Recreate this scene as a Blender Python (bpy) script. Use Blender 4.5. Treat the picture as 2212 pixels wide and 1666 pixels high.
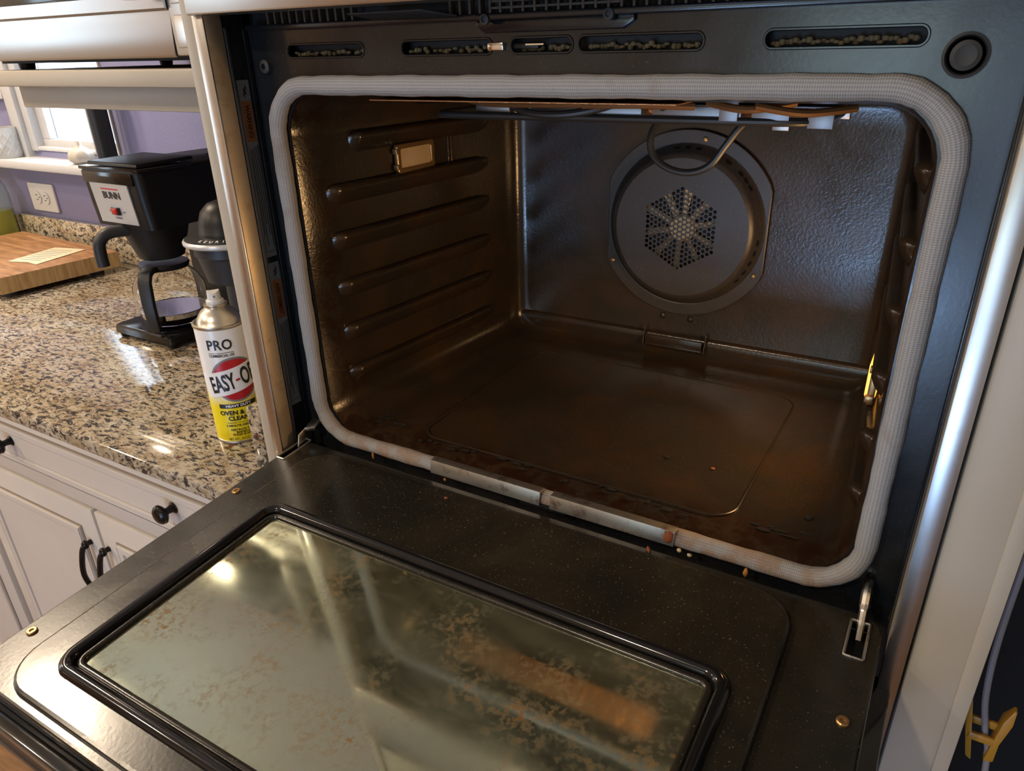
import bpy, bmesh, math, random
from mathutils import Vector, Matrix
random.seed(7)
PI = math.pi
S = bpy.context.scene
for o in list(bpy.data.objects): bpy.data.objects.remove(o)
COL = S.collection

# ------------------------------------------------------------------ camera
cam = bpy.data.cameras.new('camera'); camo = bpy.data.objects.new('camera', cam); COL.objects.link(camo)
Rw = ((0.8626, 0.5055, -0.0209), (0.2048, -0.3866, -0.8992), (-0.4627, 0.7714, -0.4369))   # right, down, forward
right, down, fwd = (Vector(r).normalized() for r in Rw)
camo.matrix_world = Matrix(((right.x, -down.x, -fwd.x, 0.3164), (right.y, -down.y, -fwd.y, -0.5678),
                            (right.z, -down.z, -fwd.z, 0.4276), (0, 0, 0, 1)))
cam.sensor_fit = 'HORIZONTAL'; cam.sensor_width = 36.0
cam.lens = 36.0 * 1576.95 / 2212.0
cam.shift_x = -11.96 / 2212.0; cam.shift_y = 38.29 / 2212.0
cam.clip_start = 0.02; cam.clip_end = 100
S.camera = camo

# ------------------------------------------------------------------ world, light, exposure
W = bpy.data.worlds.new('world'); S.world = W; W.use_nodes = True
bg = W.node_tree.nodes['Background']; bg.inputs[0].default_value = (0.75, 0.87, 1.0, 1); bg.inputs[1].default_value = 1.2
S.view_settings.view_transform = 'Standard'; S.view_settings.look = 'None'
S.view_settings.exposure = 0.62; S.view_settings.gamma = 1.0; S.view_settings.use_curve_mapping = False

def area(name, loc, look, sx, sy, power, col, shape='RECTANGLE'):
    l = bpy.data.lights.new(name, 'AREA'); l.shape = shape; l.size = sx
    if shape == 'RECTANGLE': l.size_y = sy
    l.energy = power; l.color = col
    o = bpy.data.objects.new(name, l); COL.objects.link(o); o.location = loc
    o.rotation_euler = (Vector(look) - Vector(loc)).to_track_quat('-Z', 'Y').to_euler()
    return o
# daylight through the glass patio door behind the camera, and through the window over the sill
area('patio_daylight', (-0.11, -3.35, -0.735), (-0.11, 0, -0.735), 0.78, 0.43, 16, (0.34, 0.58, 1.0))
area('patio_daylight', (-0.11, -3.35, 0.30), (-0.11, 0, 0.30), 0.78, 0.60, 3.2, (0.60, 0.86, 0.90))
area('patio_daylight', (0.55, -3.35, -0.175), (0.55, 0, -0.175), 0.38, 1.55, 1.7, (0.27, 0.52, 1.0))
area('side_window_daylight', (-3.66, -1.30, 0.55), (0, -1.30, 0.45), 0.55, 0.95, 4.0, (0.66, 0.86, 1.0))
area('window_daylight', (-1.69, 0.80, 0.60), (-1.69, -1, 0.35), 0.42, 0.80, 15, (0.74, 0.88, 1.0))
# recessed warm ceiling lamps (their housings are built further down)
LAMPS = [(-1.85, -0.09), (-1.9, -1.5), (-0.5, -1.75), (-3.0, -0.9)]
for (lx, ly) in LAMPS:
    area('ceiling_lamp_light', (lx, ly, 1.452), (lx, ly, 0), 0.13, 0.13, 18 if ly > -0.1 else 15, (1.0, 0.80, 0.58), 'DISK')
# the oven's own lamp, low on the right cavity wall
area('oven_lamp_light', (0.2745, 0.1600, 0.150), (-0.3, 0.20, 0.14), 0.080, 0.034, 0.56, (1.0, 0.58, 0.24))

# ------------------------------------------------------------------ materials
MATS = {}
def mat(name, col=(0.5, 0.5, 0.5), rough=0.5, metal=0.0, **kw):
    if name in MATS: return MATS[name]
    m = bpy.data.materials.new(name); m.use_nodes = True
    b = m.node_tree.nodes['Principled BSDF']
    b.inputs['Base Color'].default_value = (*col, 1); b.inputs['Roughness'].default_value = rough
    b.inputs['Metallic'].default_value = metal
    for k, v in kw.items():
        b.inputs[k.replace('_', ' ')].default_value = v
    MATS[name] = m; return m
def N(m, t, **kw):
    n = m.node_tree.nodes.new(t)
    for k, v in kw.items(): setattr(n, k, v)
    return n
def L(m, a, b): m.node_tree.links.new(a, b)
def BS(m): return m.node_tree.nodes['Principled BSDF']
def coords(m, scale=(1, 1, 1), kind='Object'):
    tc = N(m, 'ShaderNodeTexCoord'); mp = N(m, 'ShaderNodeMapping'); mp.inputs['Scale'].default_value = scale
    L(m, tc.outputs[kind], mp.inputs['Vector']); return mp.outputs['Vector']
def noise(m, vec, scale, detail=4, rough=0.55, dist=0.0):
    n = N(m, 'ShaderNodeTexNoise'); n.inputs['Scale'].default_value = scale; n.inputs['Detail'].default_value = detail
    n.inputs['Roughness'].default_value = rough; n.inputs['Distortion'].default_value = dist
    L(m, vec, n.inputs['Vector']); return n.outputs['Fac']
def ramp(m, fac, stops, interp='LINEAR'):
    r = N(m, 'ShaderNodeValToRGB'); r.color_ramp.interpolation = interp
    e = r.color_ramp.elements
    while len(e) < len(stops): e.new(0.5)
    for el, (p, c) in zip(e, stops):
        el.position = p; el.color = (*c, 1) if len(c) == 3 else c
    L(m, fac, r.inputs['Fac']); return r.outputs['Color']
def mix(m, fac, a, b, mode='MIX'):
    x = N(m, 'ShaderNodeMix', data_type='RGBA', blend_type=mode)
    for sock, v in ((x.inputs[0], fac), (x.inputs[6], a), (x.inputs[7], b)):
        if isinstance(v, (int, float)): sock.default_value = v
        elif isinstance(v, tuple): sock.default_value = (*v, 1)
        else: L(m, v, sock)
    return x.outputs[2]
def bump(m, h, strength=0.2, dist=0.001):
    b = N(m, 'ShaderNodeBump'); b.inputs['Strength'].default_value = strength; b.inputs['Distance'].default_value = dist
    L(m, h, b.inputs['Height']); L(m, b.outputs['Normal'], BS(m).inputs['Normal'])
def setc(m, c): L(m, c, BS(m).inputs['Base Color'])
def setr(m, c): L(m, c, BS(m).inputs['Roughness'])
B3 = lambda v: (v, v, v)

def m_enamel(name, base, fleck, rough=0.28, grime=(0.05, 0.035, 0.02), gamt=0.5, bs=0.10):
    m = mat(name, base, rough); v = coords(m)
    f = noise(m, v, 520, 2); g = noise(m, v, 9, 6, 0.65, 0.6)
    c = mix(m, ramp(m, g, [(0.42, B3(0)), (0.75, B3(gamt))]), base, grime)
    c = mix(m, ramp(m, f, [(0.66, B3(0)), (0.74, B3(1))]), c, fleck)
    setc(m, c); setr(m, ramp(m, g, [(0.3, B3(rough - 0.04)), (0.8, B3(rough + 0.14))]))
    bump(m, noise(m, v, 300, 3), bs, 0.0006); return m
m_enamel('enamel_front', (0.006, 0.008, 0.011), (0.04, 0.045, 0.05), 0.17, (0.022, 0.022, 0.022), 0.5, 0.06)
m_enamel('enamel_door', (0.012, 0.0115, 0.009), (0.11, 0.10, 0.075), 0.20, (0.030, 0.024, 0.014), 0.8, 0.10)
m_enamel('enamel_cavity', (0.024, 0.0185, 0.013), (0.055, 0.05, 0.04), 0.17, (0.050, 0.022, 0.006), 0.8, 0.30)
m_enamel('enamel_floor', (0.020, 0.016, 0.012), (0.05, 0.045, 0.04), 0.30, (0.045, 0.023, 0.010), 0.7)
m_enamel('enamel_fan', (0.034, 0.030, 0.028), (0.15, 0.12, 0.085), 0.36, (0.05, 0.032, 0.018), 0.5, 0.12)
def cavity_stain():
    m = MATS['enamel_cavity']; lk = BS(m).inputs['Base Color'].links[0].from_socket; v = coords(m)
    sep = N(m, 'ShaderNodeSeparateXYZ'); L(m, v, sep.inputs[0])
    a = N(m, 'ShaderNodeMath', operation='MULTIPLY_ADD', use_clamp=True); a.inputs[1].default_value = -28.0; a.inputs[2].default_value = 1.9; L(m, sep.outputs['Y'], a.inputs[0])
    sp = N(m, 'ShaderNodeMath', operation='MULTIPLY'); L(m, a.outputs[0], sp.inputs[0]); L(m, ramp(m, noise(m, v, 40, 6, 0.7, 0.5), [(0.42, B3(0)), (0.56, B3(1))]), sp.inputs[1])
    setc(m, mix(m, sp.outputs[0], lk, (0.020, 0.008, 0.004)))
cavity_stain()
mat('black_gap', (0.004, 0.004, 0.005), 0.6)
mat('black_plastic', (0.006, 0.006, 0.007), 0.42, Specular_IOR_Level=0.32)
mat('black_gloss', (0.008, 0.008, 0.009), 0.12)
mat('dark_grey_plastic', (0.020, 0.021, 0.024), 0.45, Specular_IOR_Level=0.4)
mat('dusty_slats', (0.055, 0.046, 0.035), 0.75)
mat('rubber_grey', (0.03, 0.031, 0.032), 0.6)
def m_steel(name, base, rough, sc, dirt=0.0, dirtcol=(0.3, 0.2, 0.08)):
    m = mat(name, base, rough, 1.0); v = coords(m, sc); n1 = noise(m, v, 60, 4, 0.6)
    setr(m, ramp(m, n1, [(0.3, B3(rough - 0.008)), (0.7, B3(rough + 0.012))]))
    if dirt:
        g = noise(m, coords(m), 60, 6, 0.7)
        setc(m, mix(m, ramp(m, g, [(0.52, B3(0)), (0.72, B3(dirt))]), base, dirtcol))
    return m
m_steel('stainless', (0.52, 0.51, 0.50), 0.28, (14, 14, 0.4), 0.30, (0.42, 0.33, 0.2))
mat('stainless_h', (0.52, 0.51, 0.50), 0.27, 1.0)
m_steel('stainless_dust_glow', (0.46, 0.38, 0.27), 0.42, (14, 14, 0.4), 0.6, (0.30, 0.19, 0.08)); BS(MATS['stainless_dust_glow']).inputs['Metallic'].default_value = 0.6  # brown tint is dust plus a painted golden reflection of the cavity
m_steel('galvanised', (0.56, 0.54, 0.50), 0.42, (30, 30, 30), 0.9, (0.16, 0.06, 0.02))
m_steel('hinge_steel', (0.55, 0.53, 0.49), 0.25, (20, 20, 20), 0.6, (0.22, 0.12, 0.05))
m_steel('shield_steel', (0.30, 0.31, 0.33), 0.45, (20, 20, 20), 0.4, (0.3, 0.2, 0.1))
m_steel('can_steel', (0.62, 0.58, 0.50), 0.32, (8, 8, 8))
mat('chrome', (0.75, 0.75, 0.76), 0.1, 1.0)
mat('element_metal', (0.045, 0.043, 0.042), 0.42, 0.4)
mat('copper_wire', (0.20, 0.09, 0.03), 0.5, 0.3)
mat('insulation', (0.16, 0.12, 0.06), 0.95)
mat('tarnished', (0.40, 0.24, 0.10), 0.3, 0.8)
m_steel('roof_foil', (0.85, 0.42, 0.18), 0.32, (3, 3, 3), 0.5, (0.35, 0.13, 0.04)); BS(MATS['roof_foil']).inputs['Metallic'].default_value = 0.45
bump(MATS['roof_foil'], noise(MATS['roof_foil'], coords(MATS['roof_foil'], (60, 22, 40)), 1.2, 2), 0.8, 0.006)
mat('oven_lens', (0.9, 0.55, 0.2), 0.35, Emission_Color=(1.0, 0.40, 0.06, 1), Emission_Strength=1.3)
mat('lamp_glass', (0.55, 0.42, 0.26), 0.15, 0.0)
mat('fan_metal', (0.62, 0.54, 0.38), 0.35, 0.4)

def m_gasket():
    m = mat('gasket', (0.34, 0.34, 0.33), 0.8); v = coords(m, (1, 1, 1), 'UV')
    w = N(m, 'ShaderNodeTexWave', wave_type='BANDS', bands_direction='Y'); w.inputs['Scale'].default_value = 6.0
    L(m, v, w.inputs['Vector'])
    w2 = N(m, 'ShaderNodeTexWave', wave_type='BANDS', bands_direction='X'); w2.inputs['Scale'].default_value = 190.0
    L(m, v, w2.inputs['Vector'])
    k = mix(m, 0.5, w.outputs['Color'], w2.outputs['Color'])
    c = mix(m, k, (0.21, 0.21, 0.215), (0.38, 0.38, 0.385))
    o = coords(m); g = noise(m, o, 14, 5, 0.6, 0.4)
    c = mix(m, ramp(m, g, [(0.58, B3(0)), (0.75, B3(0.6))]), c, (0.17, 0.10, 0.05))
    sep = N(m, 'ShaderNodeSeparateXYZ'); L(m, o, sep.inputs[0])            # baked-on stains along the bottom run
    zz = N(m, 'ShaderNodeMath', operation='MULTIPLY_ADD'); zz.inputs[1].default_value = -22.0; zz.inputs[2].default_value = 0.62
    L(m, sep.outputs['Z'], zz.inputs[0])
    zc = N(m, 'ShaderNodeClamp'); L(m, zz.outputs[0], zc.inputs['Value'])
    g2 = noise(m, o, 55, 5, 0.6); st = N(m, 'ShaderNodeMath', operation='MULTIPLY'); L(m, zc.outputs[0], st.inputs[0])
    L(m, ramp(m, g2, [(0.40, B3(0)), (0.58, B3(1))]), st.inputs[1])
    c = mix(m, st.outputs[0], c, (0.25, 0.12, 0.035)); setc(m, c)
    bump(m, k, 0.45, 0.0008)
m_gasket()
def m_cream(name, col, rough=0.42):
    m = mat(name, col, rough); v = coords(m); n1 = noise(m, v, 6, 3)
    setc(m, mix(m, ramp(m, n1, [(0.35, B3(0)), (0.75, B3(1))]), col, tuple(c * 0.93 for c in col)))
    return m
m_cream('cream_paint', (0.43, 0.385, 0.315)); m_cream('cabinet_paint', (0.56, 0.52, 0.48)); m_cream('white_trim', (0.52, 0.52, 0.53), 0.35)
mat('cream_groove', (0.26, 0.20, 0.15), 0.6)
m_cream('ceiling_paint', (0.88, 0.87, 0.82), 0.9); m_cream('room_wall', (0.62, 0.54, 0.44), 0.85)
def m_wallp():
    m = mat('lavender_wall', (0.20, 0.20, 0.36), 0.36); v = coords(m)
    bump(m, noise(m, v, 130, 4, 0.6), 0.25, 0.002)
m_wallp()
def m_granite():
    m = mat('granite', (0.5, 0.4, 0.25), 0.07); v = coords(m); ve = coords(m, (1.0, 2.1, 1.5))
    big = noise(m, v, 14, 4, 0.6, 0.4); c = ramp(m, big, [(0.30, (0.23, 0.15, 0.075)), (0.46, (0.37, 0.285, 0.175)), (0.60, (0.46, 0.40, 0.31)), (0.78, (0.47, 0.45, 0.41))])
    mid = noise(m, v, 95, 4, 0.6); c = mix(m, ramp(m, mid, [(0.42, B3(0)), (0.64, B3(0.8))]), c, (0.49, 0.45, 0.37))
    dk = noise(m, ve, 70, 7, 0.72, 0.7); c = mix(m, ramp(m, dk, [(0.505, B3(0)), (0.56, B3(1))]), c, (0.030, 0.028, 0.030))
    gr = noise(m, ve, 130, 5, 0.65, 0.5); c = mix(m, ramp(m, gr, [(0.55, B3(0)), (0.62, B3(0.8))]), c, (0.10, 0.085, 0.075))
    rd = noise(m, v, 42, 2, 0.5); c = mix(m, ramp(m, rd, [(0.70, B3(0)), (0.74, B3(0.9))]), c, (0.09, 0.02, 0.015))
    setc(m, c); BS(m).inputs['Coat Weight'].default_value = 0.3; BS(m).inputs['Coat Roughness'].default_value = 0.02
m_granite()
def m_wood():
    m = mat('maple_block', (0.4, 0.22, 0.10), 0.45); v = coords(m, (6, 30, 6))
    n1 = noise(m, v, 3, 5, 0.6, 0.3); setc(m, ramp(m, n1, [(0.3, (0.20, 0.085, 0.035)), (0.55, (0.36, 0.19, 0.085)), (0.8, (0.50, 0.31, 0.15))]))
    bump(m, n1, 0.05, 0.001)
    m = mat('maple_end', (0.5, 0.33, 0.15), 0.5); v = coords(m, (40, 40, 4))
    n1 = noise(m, v, 3, 5, 0.6, 0.3); setc(m, ramp(m, n1, [(0.3, (0.34, 0.19, 0.07)), (0.55, (0.52, 0.35, 0.16)), (0.8, (0.60, 0.43, 0.22))]))
    m = mat('wood_floor', (0.3, 0.16, 0.07), 0.3); v = coords(m, (1.5, 14, 1))
    n1 = noise(m, v, 4, 5, 0.6); setc(m, ramp(m, n1, [(0.3, (0.10, 0.05, 0.02)), (0.7, (0.26, 0.14, 0.06))]))
    m = mat('honey_wood', (0.42, 0.22, 0.07), 0.35); v = coords(m, (12, 12, 1.5))
    n1 = noise(m, v, 4, 5, 0.6); setc(m, ramp(m, n1, [(0.3, (0.26, 0.12, 0.03)), (0.7, (0.50, 0.28, 0.10))]))
m_wood()
def m_glass_door():
    m = mat('door_glass'); nt = m.node_tree; nt.nodes.remove(BS(m)); out = nt.nodes['Material Output']
    v = coords(m); g = noise(m, v, 11, 6, 0.70, 0.2); g2 = noise(m, v, 120, 6, 0.75, 0.0); fm = noise(m, coords(m, (1, 2, 1)), 8, 6, 0.6, 0.5)
    k = mix(m, 1.0, ramp(m, g, [(0.46, B3(0)), (0.64, B3(1))]), ramp(m, g2, [(0.48, B3(0)), (0.56, B3(1))]), 'MULTIPLY')
    smear = ramp(m, fm, [(0.35, B3(0.03)), (0.75, B3(0.16))])
    tr = N(m, 'ShaderNodeBsdfTransparent'); tr.inputs[0].default_value = (0.62, 0.68, 0.50, 1)
    gl = N(m, 'ShaderNodeBsdfGlossy'); gl.inputs[0].default_value = (0.94, 1.0, 0.76, 1); L(m, smear, gl.inputs['Roughness'])
    fr = N(m, 'ShaderNodeFresnel'); fr.inputs[0].default_value = 7.0
    df = N(m, 'ShaderNodeBsdfDiffuse'); L(m, mix(m, k, (0.27, 0.28, 0.19), (0.20, 0.11, 0.04)), df.inputs[0])
    m1 = N(m, 'ShaderNodeMixShader'); L(m, fr.outputs[0], m1.inputs[0]); L(m, tr.outputs[0], m1.inputs[1]); L(m, gl.outputs[0], m1.inputs[2])
    m2 = N(m, 'ShaderNodeMixShader'); L(m, mix(m, k, ramp(m, fm, [(0.35, B3(0.08)), (0.75, B3(0.28))]), B3(0.75)), m2.inputs[0]); L(m, m1.outputs[0], m2.inputs[1]); L(m, df.outputs[0], m2.inputs[2])
    L(m, m2.outputs[0], out.inputs['Surface'])
m_glass_door()
mat('inner_pane', (0.010, 0.014, 0.009), 0.12)
mat('clear_glass', (1, 1, 1), 0.0, 0.0, Transmission_Weight=1.0, IOR=1.22)
mat('bottle_glass', (0.86, 0.95, 0.90), 0.0, 0.0, Transmission_Weight=1.0, IOR=1.2)
mat('olive_oil', (0.55, 0.50, 0.12), 0.05, 0.0, Transmission_Weight=0.6, IOR=1.3)
mat('coffee', (0.018, 0.008, 0.004), 0.05)
mat('white_ceramic', (0.50, 0.50, 0.49), 0.15)
mat('white_plastic', (0.62, 0.62, 0.61), 0.3)
mat('garlic_skin', (0.48, 0.44, 0.38), 0.5)
mat('silver_plate', (0.55, 0.56, 0.58), 0.3, 0.35)
mat('ink_black', (0.010, 0.010, 0.012), 0.45)
mat('ink_grey', (0.20, 0.20, 0.22), 0.4)
mat('ink_white', (0.80, 0.80, 0.82), 0.4)
mat('ink_red', (0.46, 0.012, 0.02), 0.35)
mat('switch_red', (0.40, 0.01, 0.008), 0.25)
mat('label_grey', (0.13, 0.145, 0.16), 0.5)
mat('label_orange', (0.19, 0.068, 0.018), 0.55)
mat('paper', (0.62, 0.55, 0.38), 0.7)
mat('bronze_knob', (0.014, 0.012, 0.012), 0.22, 0.5)
mat('yellow_plastic', (0.40, 0.20, 0.02), 0.45)
mat('grey_cord', (0.22, 0.21, 0.23), 0.5)
mat('dark_niche', (0.004, 0.004, 0.005), 0.8)
mat('crumb_orange', (0.42, 0.17, 0.03), 0.8); mat('crumb_rust', (0.22, 0.06, 0.02), 0.8); mat('crumb_pale', (0.55, 0.45, 0.26), 0.8)
mat('char', (0.006, 0.005, 0.004), 0.9)
mat('lamp_emit', (1, 1, 1), 0.5, Emission_Color=(1.0, 0.75, 0.45, 1), Emission_Strength=20.0)
mat('globe_emit', (1, 1, 1), 0.5, Emission_Color=(1.0, 0.55, 0.18, 1), Emission_Strength=2.0)
def m_canlabel():
    m = mat('can_label', (0.8, 0.8, 0.8), 0.25); v = coords(m)
    sep = N(m, 'ShaderNodeSeparateXYZ'); L(m, v, sep.inputs[0])
    n1 = noise(m, v, 26, 3)
    a = N(m, 'ShaderNodeMath', operation='MULTIPLY_ADD'); a.inputs[1].default_value = 0.05; L(m, n1, a.inputs[0]); L(m, sep.outputs['Z'], a.inputs[2])
    setc(m, ramp(m, a.outputs[0], [(0.080, (0.82, 0.66, 0.01)), (0.108, (0.80, 0.80, 0.80))]))
m_canlabel()

# ------------------------------------------------------------------ mesh helpers
class MB:
    def __init__(s): s.v = []; s.f = []; s.uv = {}
    def add(s, vs, fs):
        o = len(s.v); s.v += [tuple(p) for p in vs]; s.f += [tuple(i + o for i in f) for f in fs]; return s
    def box(s, x0, x1, y0, y1, z0, z1):
        return s.add([(x0, y0, z0), (x1, y0, z0), (x1, y1, z0), (x0, y1, z0), (x0, y0, z1), (x1, y0, z1), (x1, y1, z1), (x0, y1, z1)],
                     [(0, 3, 2, 1), (4, 5, 6, 7), (0, 1, 5, 4), (1, 2, 6, 5), (2, 3, 7, 6), (3, 0, 4, 7)])
    def loft(s, rings, closed_ring=True, cap0=True, cap1=True, loop=False):
        n = len(rings[0]); vs = [p for r in rings for p in r]; fs = []
        R = len(rings)
        for i in range(R if loop else R - 1):
            a = i * n; b = ((i + 1) % R) * n
            for j in range(n if closed_ring else n - 1):
                k = (j + 1) % n; fs.append((a + j, a + k, b + k, b + j))
        if not loop:
            if cap0: fs.append(tuple(range(n - 1, -1, -1)))
            if cap1: fs.append(tuple((R - 1) * n + j for j in range(n)))
        return s.add(vs, fs)
    def tube(s, path, r, n=8, closed=False, up=(0, 0, 1)):
        P = [Vector(p) for p in path]; rr = r if isinstance(r, (list, tuple)) else [r] * len(P); rings = []
        prev = None
        for i, p in enumerate(P):
            if closed: t = (P[(i + 1) % len(P)] - P[i - 1]).normalized()
            else: t = (P[min(i + 1, len(P) - 1)] - P[max(i - 1, 0)]).normalized()
            if prev is None:
                u = Vector(up); u = (u - t * u.dot(t))
                if u.length < 1e-4: u = Vector((1, 0, 0)); u = u - t * u.dot(t)
            else: u = prev - t * prev.dot(t)
            u.normalize(); prev = u; w = t.cross(u)
            rings.append([p + (u * math.cos(2 * PI * k / n) + w * math.sin(2 * PI * k / n)) * rr[i] for k in range(n)])
        return s.loft(rings, loop=closed)
    def lathe(s, prof, c=(0, 0, 0), n=32, axis='z'):
        rings = []
        for r, h in prof:
            ring = []
            for k in range(n):
                a = 2 * PI * k / n; x, y = r * math.cos(a), r * math.sin(a)
                p = {'z': (x, y, h), 'y': (x, h, y), 'x': (h, x, y)}[axis]
                ring.append((c[0] + p[0], c[1] + p[1], c[2] + p[2]))
            rings.append(ring)
        return s.loft(rings)
    def ell(s, c, r, n=8, m=5):
        prof = [(max(1e-5, math.sin(PI * i / m)), -math.cos(PI * i / m)) for i in range(m + 1)]
        rings = [[(c[0] + q * math.cos(2 * PI * k / n) * r[0], c[1] + q * math.sin(2 * PI * k / n) * r[1], c[2] + h * r[2]) for k in range(n)] for q, h in prof]
        return s.loft(rings)
    def mesh(s, name):
        me = bpy.data.meshes.new(name); me.from_pydata([tuple(p) for p in s.v], [], s.f)
        bm = bmesh.new(); bm.from_mesh(me); bmesh.ops.recalc_face_normals(bm, faces=bm.faces); bm.to_mesh(me); bm.free()
        me.update(); return me
    def build(s, name, m, parent=None, bevel=0.0, smooth=None, seg=2):
        return link(name, s.mesh(name), m, parent, bevel, smooth, seg)
def link(name, me, m, parent=None, bevel=0.0, smooth=None, seg=2):
    if bevel:
        bm = bmesh.new(); bm.from_mesh(me)
        ed = [e for e in bm.edges if len(e.link_faces) == 2 and e.calc_face_angle(0) > 0.5]
        bmesh.ops.bevel(bm, geom=ed, offset=bevel, segments=seg, profile=0.5, affect='EDGES', clamp_overlap=True)
        bm.to_mesh(me); bm.free()
    me.materials.clear(); me.materials.append(MATS[m])
    if smooth is None: smooth = 35
    if smooth:
        for p in me.polygons: p.use_smooth = True
        try: me.set_sharp_from_angle(angle=math.radians(smooth))
        except Exception: pass
    o = bpy.data.objects.new(name, me); COL.objects.link(o)
    if parent is not None: o.parent = parent
    return o
def tag(o, label, cat, group=None, kind=None):
    if label: o['label'] = label
    if cat: o['category'] = cat
    if group: o['group'] = group
    if kind: o['kind'] = kind
    return o
def thing(name, label, cat, loc=(0, 0, 0), rot=(0, 0, 0), group=None):
    o = bpy.data.objects.new(name, None); o.empty_display_size = 0.05; COL.objects.link(o); o.location = loc; o.rotation_euler = rot
    return tag(o, label, cat, group)
def struct(name, mb, m, **kw):
    o = mb.build(name, m, **kw); o['kind'] = 'structure'; return o
def rrect(x0, x1, y0, y1, r, n=6):
    pts = []
    for cx, cy, a0 in ((x1 - r, y0 + r, -PI / 2), (x1 - r, y1 - r, 0), (x0 + r, y1 - r, PI / 2), (x0 + r, y0 + r, PI)):
        for k in range(n + 1):
            a = a0 + PI / 2 * k / n; pts.append((cx + r * math.cos(a), cy + r * math.sin(a)))
    return pts
def circ(cx, cy, r, n=12, ry=None, a0=0.0):
    return [(cx + r * math.cos(2 * PI * k / n + a0), cy + (ry or r) * math.sin(2 * PI * k / n + a0)) for k in range(n)]
def curve_mesh(cu):
    o = bpy.data.objects.new('tmp', cu); COL.objects.link(o)
    dg = bpy.context.evaluated_depsgraph_get(); dg.update()
    me = bpy.data.meshes.new_from_object(o.evaluated_get(dg)); bpy.data.objects.remove(o); return me
def plate(outer, holes=(), thick=0.0, bevel=0.0):
    """flat plate in its own XY plane, holes cut out, thickness centred on z = 0"""
    cu = bpy.data.curves.new('plate', 'CURVE'); cu.dimensions = '2D'; cu.fill_mode = 'BOTH'
    cu.extrude = thick / 2 - bevel; cu.bevel_depth = bevel; cu.bevel_resolution = 1
    if bevel: cu.offset = -bevel
    for ring in [outer] + list(holes):
        sp = cu.splines.new('POLY'); sp.points.add(len(ring) - 1); sp.use_cyclic_u = True
        for pt, (x, y) in zip(sp.points, ring): pt.co = (x, y, 0, 1)
    me = curve_mesh(cu); return me
def text(s, size, extrude=0.0, offset=0.0, space=1.0, shear=0.0):
    cu = bpy.data.curves.new('txt', 'FONT'); cu.body = s; cu.size = size; cu.extrude = extrude; cu.offset = offset
    cu.align_x = 'CENTER'; cu.align_y = 'CENTER'; cu.space_character = space; cu.shear = shear; cu.resolution_u = 3
    return curve_mesh(cu)
def xf(me, origin, ex, ey):
    ex = Vector(ex).normalized(); ey = Vector(ey).normalized(); ez = ex.cross(ey)
    me.transform(Matrix(((ex.x, ey.x, ez.x, origin[0]), (ex.y, ey.y, ez.y, origin[1]), (ex.z, ey.z, ez.z, origin[2]), (0, 0, 0, 1))))
    return me
XZ = ((1, 0, 0), (0, 0, 1))        # plate drawn in x,z; its normal is -y

# ================================================================== the room
FZ, CZ = -0.975, 1.465
YW = 0.570
struct('floor', MB().box(-3.5, 1.7, -3.3, 0.75, FZ - 0.05, FZ), 'wood_floor', smooth=0)
struct('ceiling', MB().box(-3.5, 1.7, -3.3, 0.75, CZ, CZ + 0.05), 'ceiling_paint', smooth=0)
WX0, WX1, WZ0, WZ1 = -1.885, -1.492, 0.205, 1.05      # window opening
wb = MB()
wb.box(-3.5, WX0, YW, YW + 0.14, FZ, CZ); wb.box(WX1, 1.7, YW, YW + 0.14, FZ, CZ)
wb.box(WX0, WX1, YW, YW + 0.14, FZ, WZ0); wb.box(WX0, WX1, YW, YW + 0.14, WZ1, CZ)
struct('wall_back', wb, 'lavender_wall', smooth=0)
wl = MB(); wl.box(-3.6, -3.5, -3.3, -1.60, FZ, CZ); wl.box(-3.6, -3.5, -1.02, 0.75, FZ, CZ); wl.box(-3.6, -3.5, -1.60, -1.02, FZ, 0.05); wl.box(-3.6, -3.5, -1.60, -1.02, 1.05, CZ)
struct('wall_left', wl, 'room_wall', smooth=0)
w2 = MB(); w2.box(-3.56, -3.48, -1.62, -1.57, 0.03, 1.07); w2.box(-3.56, -3.48, -1.05, -1.00, 0.03, 1.07); w2.box(-3.56, -3.48, -1.57, -1.05, 0.03, 0.08); w2.box(-3.56, -3.48, -1.57, -1.05, 1.02, 1.07); w2.box(-3.54, -3.51, -1.57, -1.05, 0.53, 0.57)
struct('window_2', w2, 'white_trim', smooth=0)
struct('wall_right', MB().box(1.7, 1.8, -3.3, 0.75, FZ, CZ), 'room_wall', smooth=0)
PX0, PX1, PZ1 = -0.54, 0.78, 0.72                       # patio door opening
wr = MB(); wr.box(-3.5, PX0, -3.3, -3.2, FZ, CZ); wr.box(PX1, 1.7, -3.3, -3.2, FZ, CZ); wr.box(PX0, PX1, -3.3, -3.2, PZ1, CZ)
struct('wall_rear', wr, 'room_wall', smooth=0)
d = MB()
for x in (PX0, 0.28, PX1 - 0.04): d.box(x, x + (0.08 if x > 0.2 and x < 0.5 else 0.04), -3.26, -3.20, FZ, PZ1)
d.box(PX0, PX1, -3.26, -3.20, PZ1 - 0.12, PZ1); d.box(PX0, PX1, -3.26, -3.20, FZ, FZ + 0.025); d.box(PX0 + 0.04, 0.28, -3.26, -3.22, -0.52, 0.0)  # unseen mid panel added to keep a dark band between the reflected panes
struct('door_1', d, 'white_trim', smooth=0)
# dark recess to the right of the oven cabinet
nb = MB(); nb.box(0.409, 1.2, 0.40, 0.42, FZ, CZ); nb.box(1.18, 1.2, -0.04, 0.40, FZ, CZ)
struct('trim_1', nb, 'dark_niche', smooth=0)
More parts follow.
